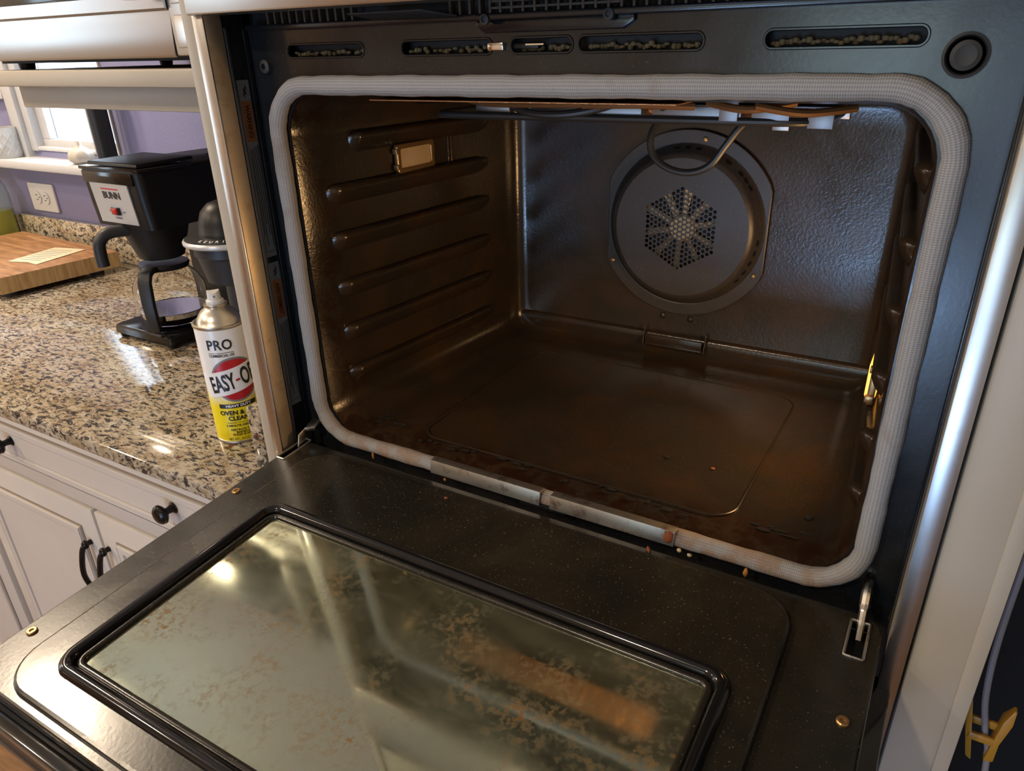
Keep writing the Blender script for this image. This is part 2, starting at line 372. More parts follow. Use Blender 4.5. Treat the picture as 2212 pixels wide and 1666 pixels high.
# window: casing, sash, glazing, sill
tag(win := bpy.data.objects.new('window_1', None), None, None, kind='structure'); COL.objects.link(win)
f = MB(); f.box(WX0 - 0.045, WX0, YW - 0.018, YW + 0.01, WZ0 - 0.03, WZ1 + 0.05)
f.box(WX0, WX0 + 0.03, YW - 0.006, YW + 0.12, WZ0, WZ1); f.box(WX1 - 0.006, WX1, YW - 0.006, YW + 0.12, WZ0, WZ1)
f.box(WX0, WX1, YW - 0.006, YW + 0.12, WZ1 - 0.02, WZ1)
f.build('casing', 'white_trim', win, 0.003)
f = MB(); f.box(WX0 + 0.03, WX0 + 0.065, YW + 0.015, YW + 0.06, WZ0 + 0.03, WZ1 - 0.02); f.box(WX0 + 0.03, WX1 - 0.006, YW + 0.015, YW + 0.06, WZ0 + 0.005, WZ0 + 0.03)
f.box(WX1 - 0.03, WX1 - 0.006, YW + 0.015, YW + 0.06, WZ0 + 0.03, WZ1 - 0.02)
f.build('sash', 'white_trim', win, 0.002)
MB().box(WX0 + 0.02, WX1 - 0.006, YW - 0.004, YW + 0.02, WZ0 + 0.001, WZ0 + 0.012).build('stool_moulding', 'white_trim', win, 0.004)
MB().box(WX0 + 0.065, WX1 - 0.03, YW + 0.035, YW + 0.038, WZ0 + 0.03, WZ1 - 0.02).build('pane', 'clear_glass', win, smooth=0)
struct('trim_2', MB().box(-2.5, WX1 + 0.015, 0.490, YW + 0.015, 0.168, 0.190), 'white_trim', bevel=0.005)
struct('trim_3', MB().box(-2.5, WX0 - 0.045, YW - 0.02, YW, 0.335, 0.362), 'white_trim', bevel=0.004)
# ceiling lamps
for i, (lx, ly) in enumerate(LAMPS):
    t = thing('ceiling_light', ['round recessed ceiling light above the left counter', 'round recessed ceiling light over the middle of the kitchen on the left', 'round recessed ceiling light nearest the patio door', 'round recessed ceiling light nearest the left wall'][i], 'light', (lx, ly, CZ), group='recessed ceiling lights')
    MB().lathe([(0.062, -0.010), (0.090, -0.010), (0.092, -0.004), (0.092, 0.0), (0.062, 0.0)], n=32).build('trim_ring', 'white_plastic', t)
    MB().lathe([(1e-4, -0.004), (0.062, -0.004), (0.062, -0.001), (1e-4, -0.001)], n=32).build('diffuser', 'lamp_emit', t)
# honey-coloured tall cabinets along the far left of the room (seen only in the metal)
t = thing('tall_cupboard', 'honey coloured wooden cupboard against the left wall', 'cupboard', (-3.25, -2.48, FZ))
MB().box(-0.24, 0.20, -0.70, 0.70, 0.0, 2.1).build('body', 'honey_wood', t, 0.004)
for k in range(3):
    y0 = -0.69 + k * 0.46; dd = MB().box(0.201, 0.221, y0, y0 + 0.45, 0.1, 2.05).build('door', 'honey_wood', t, 0.004)
    MB().tube([(0.222, y0 + 0.40, 1.0), (0.25, y0 + 0.40, 1.02), (0.25, y0 + 0.40, 1.12), (0.222, y0 + 0.40, 1.14)], 0.005).build('handle', 'bronze_knob', dd)
t = thing('pendant_lamp', 'warm glowing globe pendant lamp hanging at the left rear of the kitchen', 'lamp', (-2.45, -2.0, CZ))
MB().lathe([(1e-4, 0.0), (0.05, 0.0), (0.05, -0.02), (0.004, -0.028), (0.004, -0.76), (1e-4, -0.76)], n=20).build('cord', 'bronze_knob', t)
MB().ell((0, 0, -0.85), (0.10, 0.10, 0.10), 24, 14).build('globe', 'globe_emit', t, smooth=80)

# ================================================================== oven cabinet (cream tower round the oven)
oc = thing('oven_cabinet', 'tall cream painted cabinet framing the wall oven', 'cabinet', (0, 0, FZ))
zz0, zz1 = 0.0, CZ - FZ - 0.005
MB().box(-0.3745, -0.3585, -0.038, YW - 0.003, zz0, zz1).build('side_panel', 'cream_paint', oc, 0.0015)
MB().box(0.3585, 0.4062, -0.038, YW - 0.003, zz0, zz1).build('stile', 'cream_paint', oc, 0.003)
MB().box(0.3950, 0.4063, -0.0405, -0.0375, 0.0, zz1).build('stile_bead', 'cream_paint', oc, 0.001)
MB().box(-0.3585, 0.3585, -0.034, YW - 0.003, zz0, 0.60).build('lower_case', 'cream_paint', oc, 0.002)
MB().box(-0.3585, 0.3585, -0.034, YW - 0.003, 1.62, zz1).build('upper_case', 'cream_paint', oc, 0.002)

# ================================================================== wall oven
ov = thing('wall_oven', 'open built-in wall oven with dirty black enamel interior and dropped door', 'oven', (0, 0, 0))
GH = 0.3993
# stainless trims: front flange and return
for sgn in (-1, 1):
    a, b = sorted((sgn * 0.3412, sgn * 0.3565))
    tr = MB().box(a, b, -0.0405, -0.0385, -0.36, 0.4625).build('side_trim', 'stainless', ov, 0.0006)
    a, b = sorted((sgn * 0.341, sgn * 0.3425)); MB().box(a, b, -0.0384, -0.0190, -0.36, 0.4625).build('trim_return', 'stainless_dust_glow', tr, 0.0003)
    a, b = sorted((sgn * 0.3415, sgn * 0.352))
    MB().box(a, b, -0.0185, 0.018, -0.36, 0.52).build('side_channel', 'enamel_front', ov, 0.001)
    a, b = sorted((sgn * 0.3395, sgn * 0.3415))
    MB().box(a, b, -0.0180, -0.0150, -0.02, 0.452).build('channel_edge', 'rubber_grey', ov, 0.0005)
    a, b = sorted((sgn * 0.3385, sgn * 0.3415))
    MB().box(a, b, 0.0040, 0.0090, -0.02, 0.452).build('channel_bead', 'enamel_front', ov, 0.001)
# control panel and its underside
MB().box(-0.3565, 0.3565, -0.0465, -0.020, 0.4625, 0.60).build('control_panel', 'stainless_h', ov, 0.002)
MB().box(-0.3415, 0.3415, -0.020, 0.30, 0.470, 0.60).build('control_housing', 'black_gap', ov)
# front frame: enamel plate with slots and the cavity opening
SL = [(-0.286, -0.188), (-0.143, -0.047), (-0.028, 0.028), (0.034, 0.134), (0.178, 0.279)]
fr = plate(rrect(-0.3395, 0.3395, -0.075, 0.4500, 0.002, 2),
           [rrect(-0.300, 0.300, 0.002, GH - 0.006, 0.045, 8)] + [rrect(a, b, 0.4245, 0.4352, 0.005, 5) for a, b in SL], 0.003, 0.0)
fro = link('front_frame', xf(fr, (0, 0.0115, 0), *XZ), 'enamel_front', ov)
for a, b in SL:                                     # rolled lip round each slot
    path = [(x, 0.0100, z) for x, z in rrect(a - 0.0006, b + 0.0006, 0.4239, 0.4358, 0.0056, 5)]
    MB().tube(path, 0.0011, 6, True).build('slot_lip', 'enamel_front', fro)
MB().box(-0.31, 0.31, 0.024, 0.030, 0.415, 0.445).build('slot_backing', 'black_gap', ov)
lint = MB()
for a, b in SL:
    k = int((b - a) / 0.0032)
    for i in range(k):
        if random.random() < 0.15 and a < 0.1: continue
        lint.ell((a + 0.004 + (b - a - 0.008) * i / k, 0.0185 + random.uniform(-.001, .002), 0.4265 + random.uniform(0, .0028)), (0.0026, 0.002, random.uniform(.0012, .0026)), 6, 4)
tag(lint.build('insulation_lint', 'insulation', ov), None, None, kind='stuff')
lt = MB().box(-0.049, -0.034, 0.006, 0.012, 0.4265, 0.4325).build('latch_bolt', 'chrome', ov, 0.0008)
MB().box(-0.034, -0.004, 0.012, 0.018, 0.4275, 0.4315).build('latch_arm', 'black_plastic', ov, 0.0006)
MB().tube([(-0.016, 0.013, 0.4305), (0.001, 0.013, 0.4305)], 0.0012, 6).build('latch_pin', 'chrome', ov)
# frame plugs
MB().lathe([(0.0065, 0.012), (0.0065, 0.006), (0.0042, 0.0045), (0.003, 0.0045), (0.0026, 0.009), (1e-4, 0.009)], (-0.3185, 0, 0.4165), 20, 'y').build('frame_bolt', 'rubber_grey', ov)
pl = MB().lathe([(0.0135, 0.0105), (0.0135, 0.0082), (0.0118, 0.0075), (0.0108, 0.0100), (0.0090, 0.0100), (0.0088, 0.0060), (0.0062, 0.0050), (0.0030, 0.0060), (1e-4, 0.0060)], (0.3025, 0, 0.418), 28, 'y').build('frame_plug', 'rubber_grey', ov)
# lower vent strip under control panel: ledge, bars, screws, tab
ve = MB().box(-0.330, 0.3395, -0.0015, 0.010, 0.4490, 0.4540).build('vent_ledge', 'enamel_front', ov, 0.0012)
MB().box(-0.335, 0.335, 0.016, 0.020, 0.449, 0.472).build('vent_backing', 'black_gap', ov)
MB().box(-0.330, 0.3395, -0.0015, 0.0020, 0.4655, 0.4700).build('vent_rail', 'dusty_slats', ov)
bar = MB().box(-0.0010, 0.0010, -0.001, 0.006, 0.4540, 0.4660).mesh('vent_bar')
x = -0.296
while x < 0.300:
    if not (-0.185 < x < -0.085): link('vent_bar', bar, 'dusty_slats', ve, smooth=0).location = (x, 0, 0)
    x += 0.0098 if x < -0.04 or x > 0.07 else 0.0105
for z in (0.4575, 0.4622):
    MB().box(-0.040, 0.072, -0.0005, 0.004, z - 0.0008, z + 0.0008).build('vent_cross_bar', 'dusty_slats', ve, smooth=0)
tb = MB().loft([[(-0.173, -0.024, 0.4570), (-0.094, -0.024, 0.4572), (-0.094, -0.024, 0.4584), (-0.173, -0.024, 0.4582)],
                [(-0.158, -0.006, 0.4525), (-0.070, -0.006, 0.4525), (-0.070, -0.006, 0.4537), (-0.158, -0.006, 0.4537)]]).build('deflector_tab', 'dark_grey_plastic', ov, 0.0004)
for xs in (-0.046, 0.064):
    MB().lathe([(0.0042, 0.001), (0.0042, -0.003), (0.0022, -0.0036), (0.0020, -0.002), (1e-4, -0.002)], (xs, 0, 0.4495), 14, 'y').build('vent_screw', 'rubber_grey', ov)
MB().loft([[(-0.052, 0.0095, 0.4395), (0.072, 0.0095, 0.4395), (0.082, 0.0095, 0.4450), (0.082, 0.0095, 0.4490), (-0.060, 0.0095, 0.4490), (-0.060, 0.0095, 0.4450)],
           [(-0.052, 0.0060, 0.4400), (0.072, 0.0060, 0.4400), (0.081, 0.0060, 0.4450), (0.081, 0.0060, 0.4490), (-0.059, 0.0060, 0.4490), (-0.059, 0.0060, 0.4450)]]).build('vent_bracket', 'enamel_front', ov, 0.0006)
# gasket
def gasket():
    base = rrect(-0.310, 0.310, 0.0, GH, 0.047, 14); pts = []
    for i in range(len(base)):
        a = Vector((base[i][0], 0, base[i][1])); b = Vector((base[(i + 1) % len(base)][0], 0, base[(i + 1) % len(base)][1]))
        k = max(1, int((b - a).length / 0.012))
        for j in range(k): pts.append(a.lerp(b, j / k))
    n = 14; Np = len(pts); verts = []; faces = []; uvs = []; ln = 0.0; us = []
    for i, p in enumerate(pts):
        t = (pts[(i + 1) % Np] - pts[i - 1]).normalized(); w = t.cross(Vector((0, 1, 0)))
        wob = 1 + 0.04 * math.sin(i * 0.9) + 0.03 * math.sin(i * 2.3)
        us.append(ln); ln += (pts[(i + 1) % Np] - p).length
        for k in range(n):
            a = 2 * PI * k / n
            verts.append(p + Vector((0, 0.0040, 0)) + (w * math.cos(a) * 0.0088 + Vector((0, 1, 0)) * math.sin(a) * 0.0088) * wob)
    for i in range(Np):
        for k in range(n):
            i2 = (i + 1) % Np; k2 = (k + 1) % n
            faces.append((i * n + k, i * n + k2, i2 * n + k2, i2 * n + k)); u0, u1 = us[i], us[i] + (pts[i2] - pts[i]).length
            uvs.append([(u0, k / n), (u0, (k + 1) / n), (u1, (k + 1) / n), (u1, k / n)])
    me = bpy.data.meshes.new('door_gasket'); me.from_pydata([tuple(v) for v in verts], [], faces)
    ul = me.uv_layers.new(name='UVMap'); q = 0
    for f_ in uvs:
        for c in f_: ul.data[q].uv = c; q += 1
    bm = bmesh.new(); bm.from_mesh(me); bmesh.ops.recalc_face_normals(bm, faces=bm.faces); bm.to_mesh(me); bm.free()
    return link('door_gasket', me, 'gasket', ov)
gk = gasket()
# steel clips on the bottom run of the gasket
for x0, x1 in ((-0.137, 0.004), (0.016, 0.150)):
    c = MB(); c.loft([[(x0, 0.004, 0.0118), (x1, 0.004, 0.0118), (x1, 0.004, 0.0106), (x0, 0.004, 0.0106)], [(x0, -0.0062, 0.0118), (x1, -0.0062, 0.0118), (x1, -0.0062, 0.0106), (x0, -0.0062, 0.0106)]])
    c.loft([[(x0, -0.0062, 0.0118), (x1, -0.0062, 0.0118), (x1, -0.0050, 0.0106), (x0, -0.0050, 0.0106)], [(x0, -0.0080, -0.0040), (x1, -0.0080, -0.0040), (x1, -0.0068, -0.0040), (x0, -0.0068, -0.0040)]])
    c.build('gasket_clip', 'galvanised', ov, 0.0004)
MB().box(-0.020, 0.034, -0.0075, 0.004, -0.0075, -0.0030).build('clip_bracket', 'enamel_front', ov, 0.0008)

# cavity: lofted rounded box that narrows to the back
def cav_ring(y, hx, z0, z1, r): return [(x, y, z) for x, z in rrect(-hx, hx, z0, z1, r, 7)]
cv = MB()
cv.loft([cav_ring(0.010, 0.3005, 0.0022, 0.3925, 0.044), cav_ring(0.022, 0.2975, 0.0060, 0.3900, 0.042), cav_ring(0.05, 0.2952, 0.0085, 0.3860, 0.040), cav_ring(0.390, 0.2715, 0.010, 0.3800, 0.034),
         cav_ring(0.404, 0.2695, 0.0125, 0.3770, 0.033), cav_ring(0.414, 0.2650, 0.0175, 0.3715, 0.031), cav_ring(0.4195, 0.2580, 0.0250, 0.3640, 0.029), cav_ring(0.4210, 0.2500, 0.034, 0.3555, 0.03)], cap0=False)
cav = cv.build('cavity', 'enamel_cavity', ov, smooth=60)
wall_x = lambda y: 0.2952 - (y - 0.05) * (0.2952 - 0.2715) / 0.34
# pressed outline of the floor
path = [(x, y, 0.0098) for x, y in rrect(-0.190, 0.190, 0.041, 0.350, 0.028, 8)]
MB().tube(path, 0.0011, 6, True).build('floor_embossing', 'enamel_floor', cav)
# rack ribs pressed into both side walls
RZ = [0.339, 0.285, 0.232, 0.176, 0.121, 0.066]
def rib_mesh(y0, y1, sgn):
    mb = MB(); rings = []; m = 40
    for i in range(m + 1):
        y = y0 + (y1 - y0) * i / m
        e = min(1.0, (y - y0) / 0.008 + 0.02, (y1 - y) / 0.040 + 0.02); e = math.sin(e * PI / 2)
        dep = 0.0112 * e; sc = 0.45 + 0.55 * e
        ring = [(sgn * (wall_x(y) + 0.0008 - dep * q), y, h * sc) for q, h in ((0.0, 0.0085), (0.60, 0.0080), (0.88, 0.0068), (1.0, 0.0040), (0.94, 0.0005), (0.66, -0.0060), (0.30, -0.0115), (0.0, -0.0150))]
        ring.append((sgn * (wall_x(y) + 0.004), y, -0.003)); rings.append(ring)
    mb.loft(rings); return mb.mesh('rack_rib')
ml, ml2, mr = rib_mesh(0.046, 0.352, -1), rib_mesh(0.088, 0.358, -1), rib_mesh(0.046, 0.352, 1)
for i, z in enumerate(RZ):
    link('rack_rib', ml2 if i == 0 else ml, 'enamel_cavity', cav, smooth=70).location = (0, 0, z)
    link('rack_rib', mr, 'enamel_cavity', cav, smooth=70).location = (0, 0, z)
# lamps in the side walls
def lamp(sgn, y0, y1, z0, z1, lens):
    xw = wall_x((y0 + y1) / 2); e = MB()
    fr = plate(rrect(y0, y1, z0, z1, 0.004, 4), [rrect(y0 + 0.007, y1 - 0.007, z0 + 0.006, z1 - 0.006, 0.002, 3)], 0.006, 0.0012)
    xf(fr, (sgn * (xw - 0.0026), 0, 0), (0, 1, 0), (0, 0, 1)); lo = link('lamp_cover', fr, 'tarnished', cav)
    dp = 0.0085 if sgn > 0 else 0.0035
    a, b = sorted((sgn * (xw - dp), sgn * (xw + 0.001)))
    MB().box(a, b, y0 + 0.006, y1 - 0.006, z0 + 0.005, z1 - 0.005).build('lamp_lens', lens, cav, 0.0025 if sgn > 0 else 0.001)
    a, b = sorted((sgn * (xw - 0.007), sgn * xw))
    for z in (z0 + 0.008, z1 - 0.008): MB().box(a, b, y0 - 0.003, y0 + 0.002, z - 0.003, z + 0.003).build('lamp_clip', 'tarnished', cav, 0.0005)
lamp(-1, 0.157, 0.232, 0.292, 0.3265, 'lamp_glass')
lamp(1, 0.100, 0.215, 0.1300, 0.1740, 'oven_lens')
for y in (0.262, 0.2685):
    MB().tube([(-wall_x(y) + 0.0004, y, 0.290), (-wall_x(y) + 0.0004, y, 0.326)], 0.0011, 6).build('wall_bead', 'enamel_cavity', cav)
# back wall: ledge, bumps, bracket
ledge = [[(x, 0.4215, 0.020), (x, 0.4165, 0.020), (x, 0.4145, 0.032), (x, 0.4150, 0.040), (x, 0.4175, 0.0435), (x, 0.4215, 0.0445)] for x in (-0.262, -0.20, -0.048, 0.048, 0.20, 0.264)]
MB().loft(ledge).build('back_ledge', 'enamel_cavity', cav, smooth=60)
br = MB(); br.box(-0.043, 0.043, 0.4035, 0.4120, 0.0270, 0.0300); br.box(-0.043, 0.043, 0.4035, 0.4055, 0.0300, 0.0430)
for x in (-0.047, 0.045): br.loft([[(x, 0.403, 0.026), (x + 0.002, 0.403, 0.026), (x + 0.002, 0.414, 0.026), (x, 0.414, 0.026)], [(x, 0.411, 0.0525), (x + 0.002, 0.411, 0.0525), (x + 0.002, 0.4145, 0.0525), (x, 0.4145, 0.0525)]])
br.build('floor_bracket', 'enamel_cavity', cav, 0.0008)
for x in (-0.023, 0.0185): MB().ell((x, 0.4205, 0.0695), (0.0048, 0.0028, 0.0048), 14, 7).build('rivet', 'enamel_cavity', cav)
# convection fan and its perforated cover
FC = (0.0, 0.203)
fanp = thing('fan_cover', None, None); fanp.parent = ov
for k in ('label', 'category'):
    if k in fanp: del fanp[k]
outer = []
for k in range(72):
    a = 2 * PI * k / 72; x, z = 0.126 * math.cos(a), 0.126 * math.sin(a); outer.append((FC[0] + max(-0.1125, min(0.1125, x)), FC[1] + z))
fl_ = link('flange', xf(plate(outer, [circ(*FC, 0.1085, 64)], 0.0030, 0.0012), (0, 0.4155, 0), *XZ), 'enamel_fan', fanp)
cone = MB(); pr_ = [(0.1090, 0.4150), (0.1065, 0.4135), (0.1000, 0.4010), (0.0965, 0.3980), (0.0920, 0.3965)]
rings = [[(FC[0] + r * math.cos(2 * PI * k / 72), y, FC[1] + r * math.sin(2 * PI * k / 72)) for k in range(72)] for r, y in pr_]
cone.loft(rings, cap0=False, cap1=False); cone.build('dome', 'enamel_fan', fanp, smooth=60)
holes = []
p_ = 0.00665
for i in range(-8, 9):
    for j in range(-8, 9):
        if abs(i + j) > 8: continue
        holes.append(circ(FC[0] + p_ * i * math.sqrt(3) / 2, FC[1] + p_ * (j + i / 2), 0.00265, 8))
link('perforated_face', xf(plate(circ(*FC, 0.0922, 72), holes, 0.0014, 0.0), (0, 0.3972, 0), *XZ), 'enamel_fan', fanp, smooth=0)
vh = MB()
for a in [-38, -30, -22, -14, -6, 34, 40, 46, 58, 66, 82, 90, 98]:
    r, y = 0.1034, 0.4066; ar = math.radians(a); c = Vector((FC[0] + r * math.cos(ar), y, FC[1] + r * math.sin(ar)))
    tn = Vector((-math.sin(ar), 0, math.cos(ar))); dn = Vector((0.0065 * math.cos(ar), 0.0125, 0.0065 * math.sin(ar))).normalized(); nn = tn.cross(dn).normalized()
    if nn.y > 0: nn = -nn
    ring = [c + nn * 0.0006 + tn * 0.0042 * math.cos(2 * PI * k / 10) + dn * 0.0024 * math.sin(2 * PI * k / 10) for k in range(10)]
    vh.loft([[p - nn * 0.0006 for p in ring], ring])
vh.build('vent_hole_discs', 'black_gap', fanp)['kind'] = 'stuff'  # black discs on the dome stand in for dark open holes
for sx, sz in ((0.020, 0.317), (0.1010, 0.146), (-0.1035, 0.145)):
    MB().lathe([(0.0034, 0.4140), (0.0034, 0.4128), (0.0022, 0.4118), (1e-4, 0.4116)], (sx, 0, sz), 12, 'y').build('screw', 'tarnished', fanp)
fw = MB().lathe([(1e-4, 0.4035), (0.016, 0.4035), (0.019, 0.4075), (0.019, 0.4125), (1e-4, 0.4125)], (FC[0], 0, FC[1]), 24, 'y').build('fan_hub', 'fan_metal', fanp)
for k in range(10):
    a = 2 * PI * k / 10 + 0.2; ca, sa = math.cos(a), math.sin(a); r0, r1, w = 0.015, 0.062, 0.0048
    def q(r, s, y): return (FC[0] + r * ca - s * sa, y, FC[1] + r * sa + s * ca)
    MB().loft([[q(r0, -w * .7, 0.4085), q(r0, w * .7, 0.4060), q(r0, w * .7, 0.4070), q(r0, -w * .7, 0.4095)], [q(r1, -w, 0.4100), q(r1, w, 0.4055), q(r1, w, 0.4065), q(r1, -w, 0.4110)]]).build('fan_blade', 'fan_metal', fanp)
MB().lathe([(1e-4, 0.4145), (0.085, 0.4145), (0.085, 0.4155), (1e-4, 0.4155)], (FC[0], 0, FC[1]), 32, 'y').build('fan_shade_disc', 'black_gap', fanp)  # black disc paints the shade behind the perforations
# broil element, reflector and wiring under the roof
be = thing('broil_element', None, None); be.parent = ov
for k in ('label', 'category'):
    if k in be: del be[k]
def smooth_path(pts, n=6):
    out = []; P = [Vector(p) for p in pts]
    for i in range(len(P) - 1):
        p0, p1, p2, p3 = P[max(i - 1, 0)], P[i], P[i + 1], P[min(i + 2, len(P) - 1)]
        for k in range(n):
            t = k / n
            out.append(0.5 * ((2 * p1) + (p2 - p0) * t + (2 * p0 - 5 * p1 + 4 * p2 - p3) * t * t + (3 * p1 - p0 - 3 * p2 + p3) * t ** 3))
    out.append(P[-1]); return out
ez = 0.3595
MB().tube(smooth_path([(-0.20, 0.36, ez), (-0.235, 0.33, ez), (-0.242, 0.24, ez), (-0.236, 0.192, ez), (-0.20, 0.183, ez), (-0.05, 0.186, ez), (0.10, 0.189, ez), (0.165, 0.196, ez), (0.187, 0.215, ez), (0.192, 0.255, ez), (0.190, 0.34, ez), (0.16, 0.37, ez)]), 0.0040, 10).build('front_rod', 'element_metal', be)
MB().tube(smooth_path([(0.155, 0.36, ez + .004), (0.155, 0.25, ez + .004), (0.135, 0.225, ez + .004), (0.105, 0.25, ez + .004), (0.10, 0.33, ez + .004), (0.07, 0.355, ez + .004), (-0.16, 0.355, ez + .004), (-0.195, 0.33, ez + .004), (-0.195, 0.25, ez + .004), (-0.17, 0.225, ez + .004)]), 0.0038, 8).build('inner_rod', 'copper_wire', be)
MB().tube(smooth_path([(0.030, 0.29, 0.375), (0.016, 0.27, 0.360), (0.0075, 0.252, 0.340), (0.0105, 0.249, 0.318), (0.030, 0.248, 0.304), (0.055, 0.248, 0.3005), (0.077, 0.248, 0.309), (0.092, 0.249, 0.330), (0.106, 0.252, 0.350), (0.122, 0.262, 0.362), (0.150, 0.28, 0.374)]), 0.0040, 10).build('hanging_loop', 'element_metal', be)
MB().tube(smooth_path([(-0.155, 0.20, 0.381), (-0.130, 0.178, 0.372), (-0.100, 0.170, 0.3645), (-0.060, 0.172, 0.3640), (-0.020, 0.182, 0.371), (0.0, 0.20, 0.381)]), 0.0042, 10).build('drooping_rod', 'element_metal', be)
for pts in ([(-0.215, 0.20, 0.377), (-0.15, 0.175, 0.373), (-0.05, 0.16, 0.375), (0.04, 0.17, 0.3765)], [(-0.03, 0.15, 0.375), (0.03, 0.15, 0.376), (0.08, 0.17, 0.374)],
            [(0.09, 0.18, 0.377), (0.13, 0.17, 0.372), (0.17, 0.19, 0.377)], [(0.14, 0.16, 0.376), (0.18, 0.18, 0.369), (0.22, 0.21, 0.372)], [(0.015, 0.18, 0.377), (0.03, 0.20, 0.366), (0.05, 0.18, 0.377)]):
    MB().tube(smooth_path(pts), 0.0036, 8).build('wire', 'copper_wire', be)
MB().box(-0.225, 0.205, 0.205, 0.375, 0.3715, 0.3730).build('reflector', 'shield_steel', be, 0.0004)
MB().box(-0.205, 0.110, 0.030, 0.075, 0.3845, 0.3855).build('roof_foil', 'roof_foil', be, 0.0004)
for x0, x1 in ((-0.185, -0.140), (-0.112, 0.018), (0.030, 0.120), (0.130, 0.165)):
    MB().box(x0, x1, 0.190, 0.1915, 0.3612, 0.3722).build('reflector_lip', 'shield_steel', be, 0.0004)
MB().box(-0.22, 0.190, 0.2300, 0.2335, 0.3530, 0.3556).build('support_strip', 'shield_steel', be, 0.0004)
MB().box(0.100, 0.118, 0.185, 0.1870, 0.3600, 0.3790).build('hanger', 'shield_steel', be, 0.0004)
MB().box(0.180, 0.203, 0.200, 0.203, 0.3540, 0.3690).build('hanger', 'shield_steel', be, 0.0004)
for x, z in ((0.111, 0.3370), (0.178, 0.352)):
    b_ = MB().box(x - 0.010, x + 0.010, 0.4165, 0.4190, z - 0.007, z + 0.007).build('terminal_plate', 'galvanised', be, 0.0005)
    MB().ell((x, 0.4150, z + 0.003), (0.0045, 0.0035, 0.0040), 10, 6).build('terminal_nut', 'tarnished', be)
# warning labels inside the side channels
def label_strip(sgn, z0, z1, word, hw):
    xs = sgn * 0.3415
    o = MB(); a, b = sorted((xs, xs - sgn * 0.0003)); o.box(a, b, -0.0128, 0.0022, z0, z1)
    lo = o.build('warning_label', 'label_grey', ov, smooth=0); xt = xs - sgn * 0.00045
    ey = (0, 1, 0) if sgn < 0 else (0, 1, 0); ex = (0, 0, -1) if sgn < 0 else (0, 0, 1)
    H = z1 - z0; cy = -0.0053
    def bar_(mn, ya, yb, za, zb, nm, off=0.0):
        a, b = sorted((xs - sgn * 0.0003, xt - sgn * off)); MB().box(a, b, ya, yb, za, zb).build(nm, mn, lo, smooth=0)
    bar_('label_orange', -0.0118, 0.0012, z1 - 0.020 - hw, z1 - 0.020, 'warning_band')
    zig = [(-0.0045, 0.0030), (0.0, 0.0005), (-0.0015, 0.0), (0.0045, -0.0028), (0.0012, -0.0004), (0.0022, 0.0002)]
    me = plate([(-0.006, 0.002), (-0.0015, 0.0035), (-0.002, 0.0012), (0.003, 0.003), (0.0022, 0.0005), (0.0065, 0.0), (0.002, -0.0022), (0.0024, -0.0002), (-0.0026, -0.0014), (-0.002, 0.0004)], (), 0.0002)
    xf(me, (xt, cy, z1 - 0.0105), ex, ey); link('warning_symbol', me, 'ink_black', lo, smooth=0)
    me = text(word, 0.0076, 0.0001, 0.00012, 0.92); w = max(v.co.x for v in me.vertices) * 2
    me.transform(Matrix.Scale((hw - 0.008) / max(w, 1e-4), 4, (1, 0, 0))); xf(me, (xt - sgn * 0.0001, cy, z1 - 0.020 - hw / 2), ex, ey); link('warning_word', me, 'ink_black', lo, smooth=0)
    random.seed(3)
    zt = z1 - 0.024 - hw
    for k in range(5):
        y = 0.0002 - k * 0.0024; bar_('ink_black', y - 0.0005, y + 0.0004, z0 + 0.012 + 0.012 * ((k * 7) % 3), zt - 0.001 * k, 'fine_print')
    bar_('ink_black', -0.0112, -0.0108, z0 + 0.006, zt, 'border'); bar_('ink_black', 0.0010, 0.0013, z0 + 0.006, zt, 'border'); bar_('ink_black', -0.0112, 0.0013, z0 + 0.0055, z0 + 0.0060, 'border')
label_strip(-1, 0.2215, 0.4045, 'WARNING', 0.040); label_strip(-1, 0.0365, 0.2145, 'AVERTISSEMENT', 0.046)
label_strip(1, 0.2215, 0.4045, 'WARNING', 0.040); label_strip(1, 0.0365, 0.2145, 'AVERTISSEMENT', 0.046)

# ------------------------------------------------------------------ oven door (dropped open)
TILT = 0.0721
dr = bpy.data.objects.new('oven_door', None); COL.objects.link(dr); dr.parent = ov
dr.location = (0, 0, -0.009); dr.rotation_euler = (TILT, 0, 0)
D = lambda x, s, h: (x, -s, h)
def ring_plate(o, holes, h0, h1, bev, name, m, flip=True):
    me = plate([(x, -s) for x, s in o], [[(x, -s) for x, s in hh] for hh in holes], h1 - h0, bev)
    me.transform(Matrix.Translation((0, 0, (h0 + h1) / 2))); return link(name, me, m, dr)
GX0, GX1, GS0, GS1 = -0.2560, 0.2380, 0.1335, 0.3740
ring_plate(rrect(-0.335, 0.337, 0.012, 0.4150, 0.018, 8), [rrect(GX0, GX1, GS0, GS1, 0.016, 6), rrect(0.3120, 0.3265, 0.022, 0.0640, 0.001, 2), rrect(-0.333, -0.3215, 0.010, 0.0565, 0.0005, 2)] , -0.0100, 0.0, 0.0022, 'inner_panel', 'enamel_door')
ring_plate(rrect(-0.297, 0.270, 0.0235, 0.4080, 0.040, 10), [rrect(GX0 - 0.003, GX1 + 0.003, GS0 - 0.003, GS1 + 0.003, 0.018, 6)], -0.004, 0.0050, 0.0035, 'raised_panel', 'enamel_door')
bz = MB(); path = [D(x, s, 0.0042) for x, s in rrect(GX0 - 0.001, GX1 + 0.001, GS0 - 0.001, GS1 + 0.001, 0.017, 10)]
bz.tube(path, 0.0062, 12, True, up=(0, 0, 1)); bz.build('window_bezel', 'black_gloss', dr, smooth=80)
path = [D(x, s, 0.0012) for x, s in rrect(GX0 + 0.0085, GX1 - 0.0085, GS0 + 0.0085, GS1 - 0.0085, 0.010, 8)]
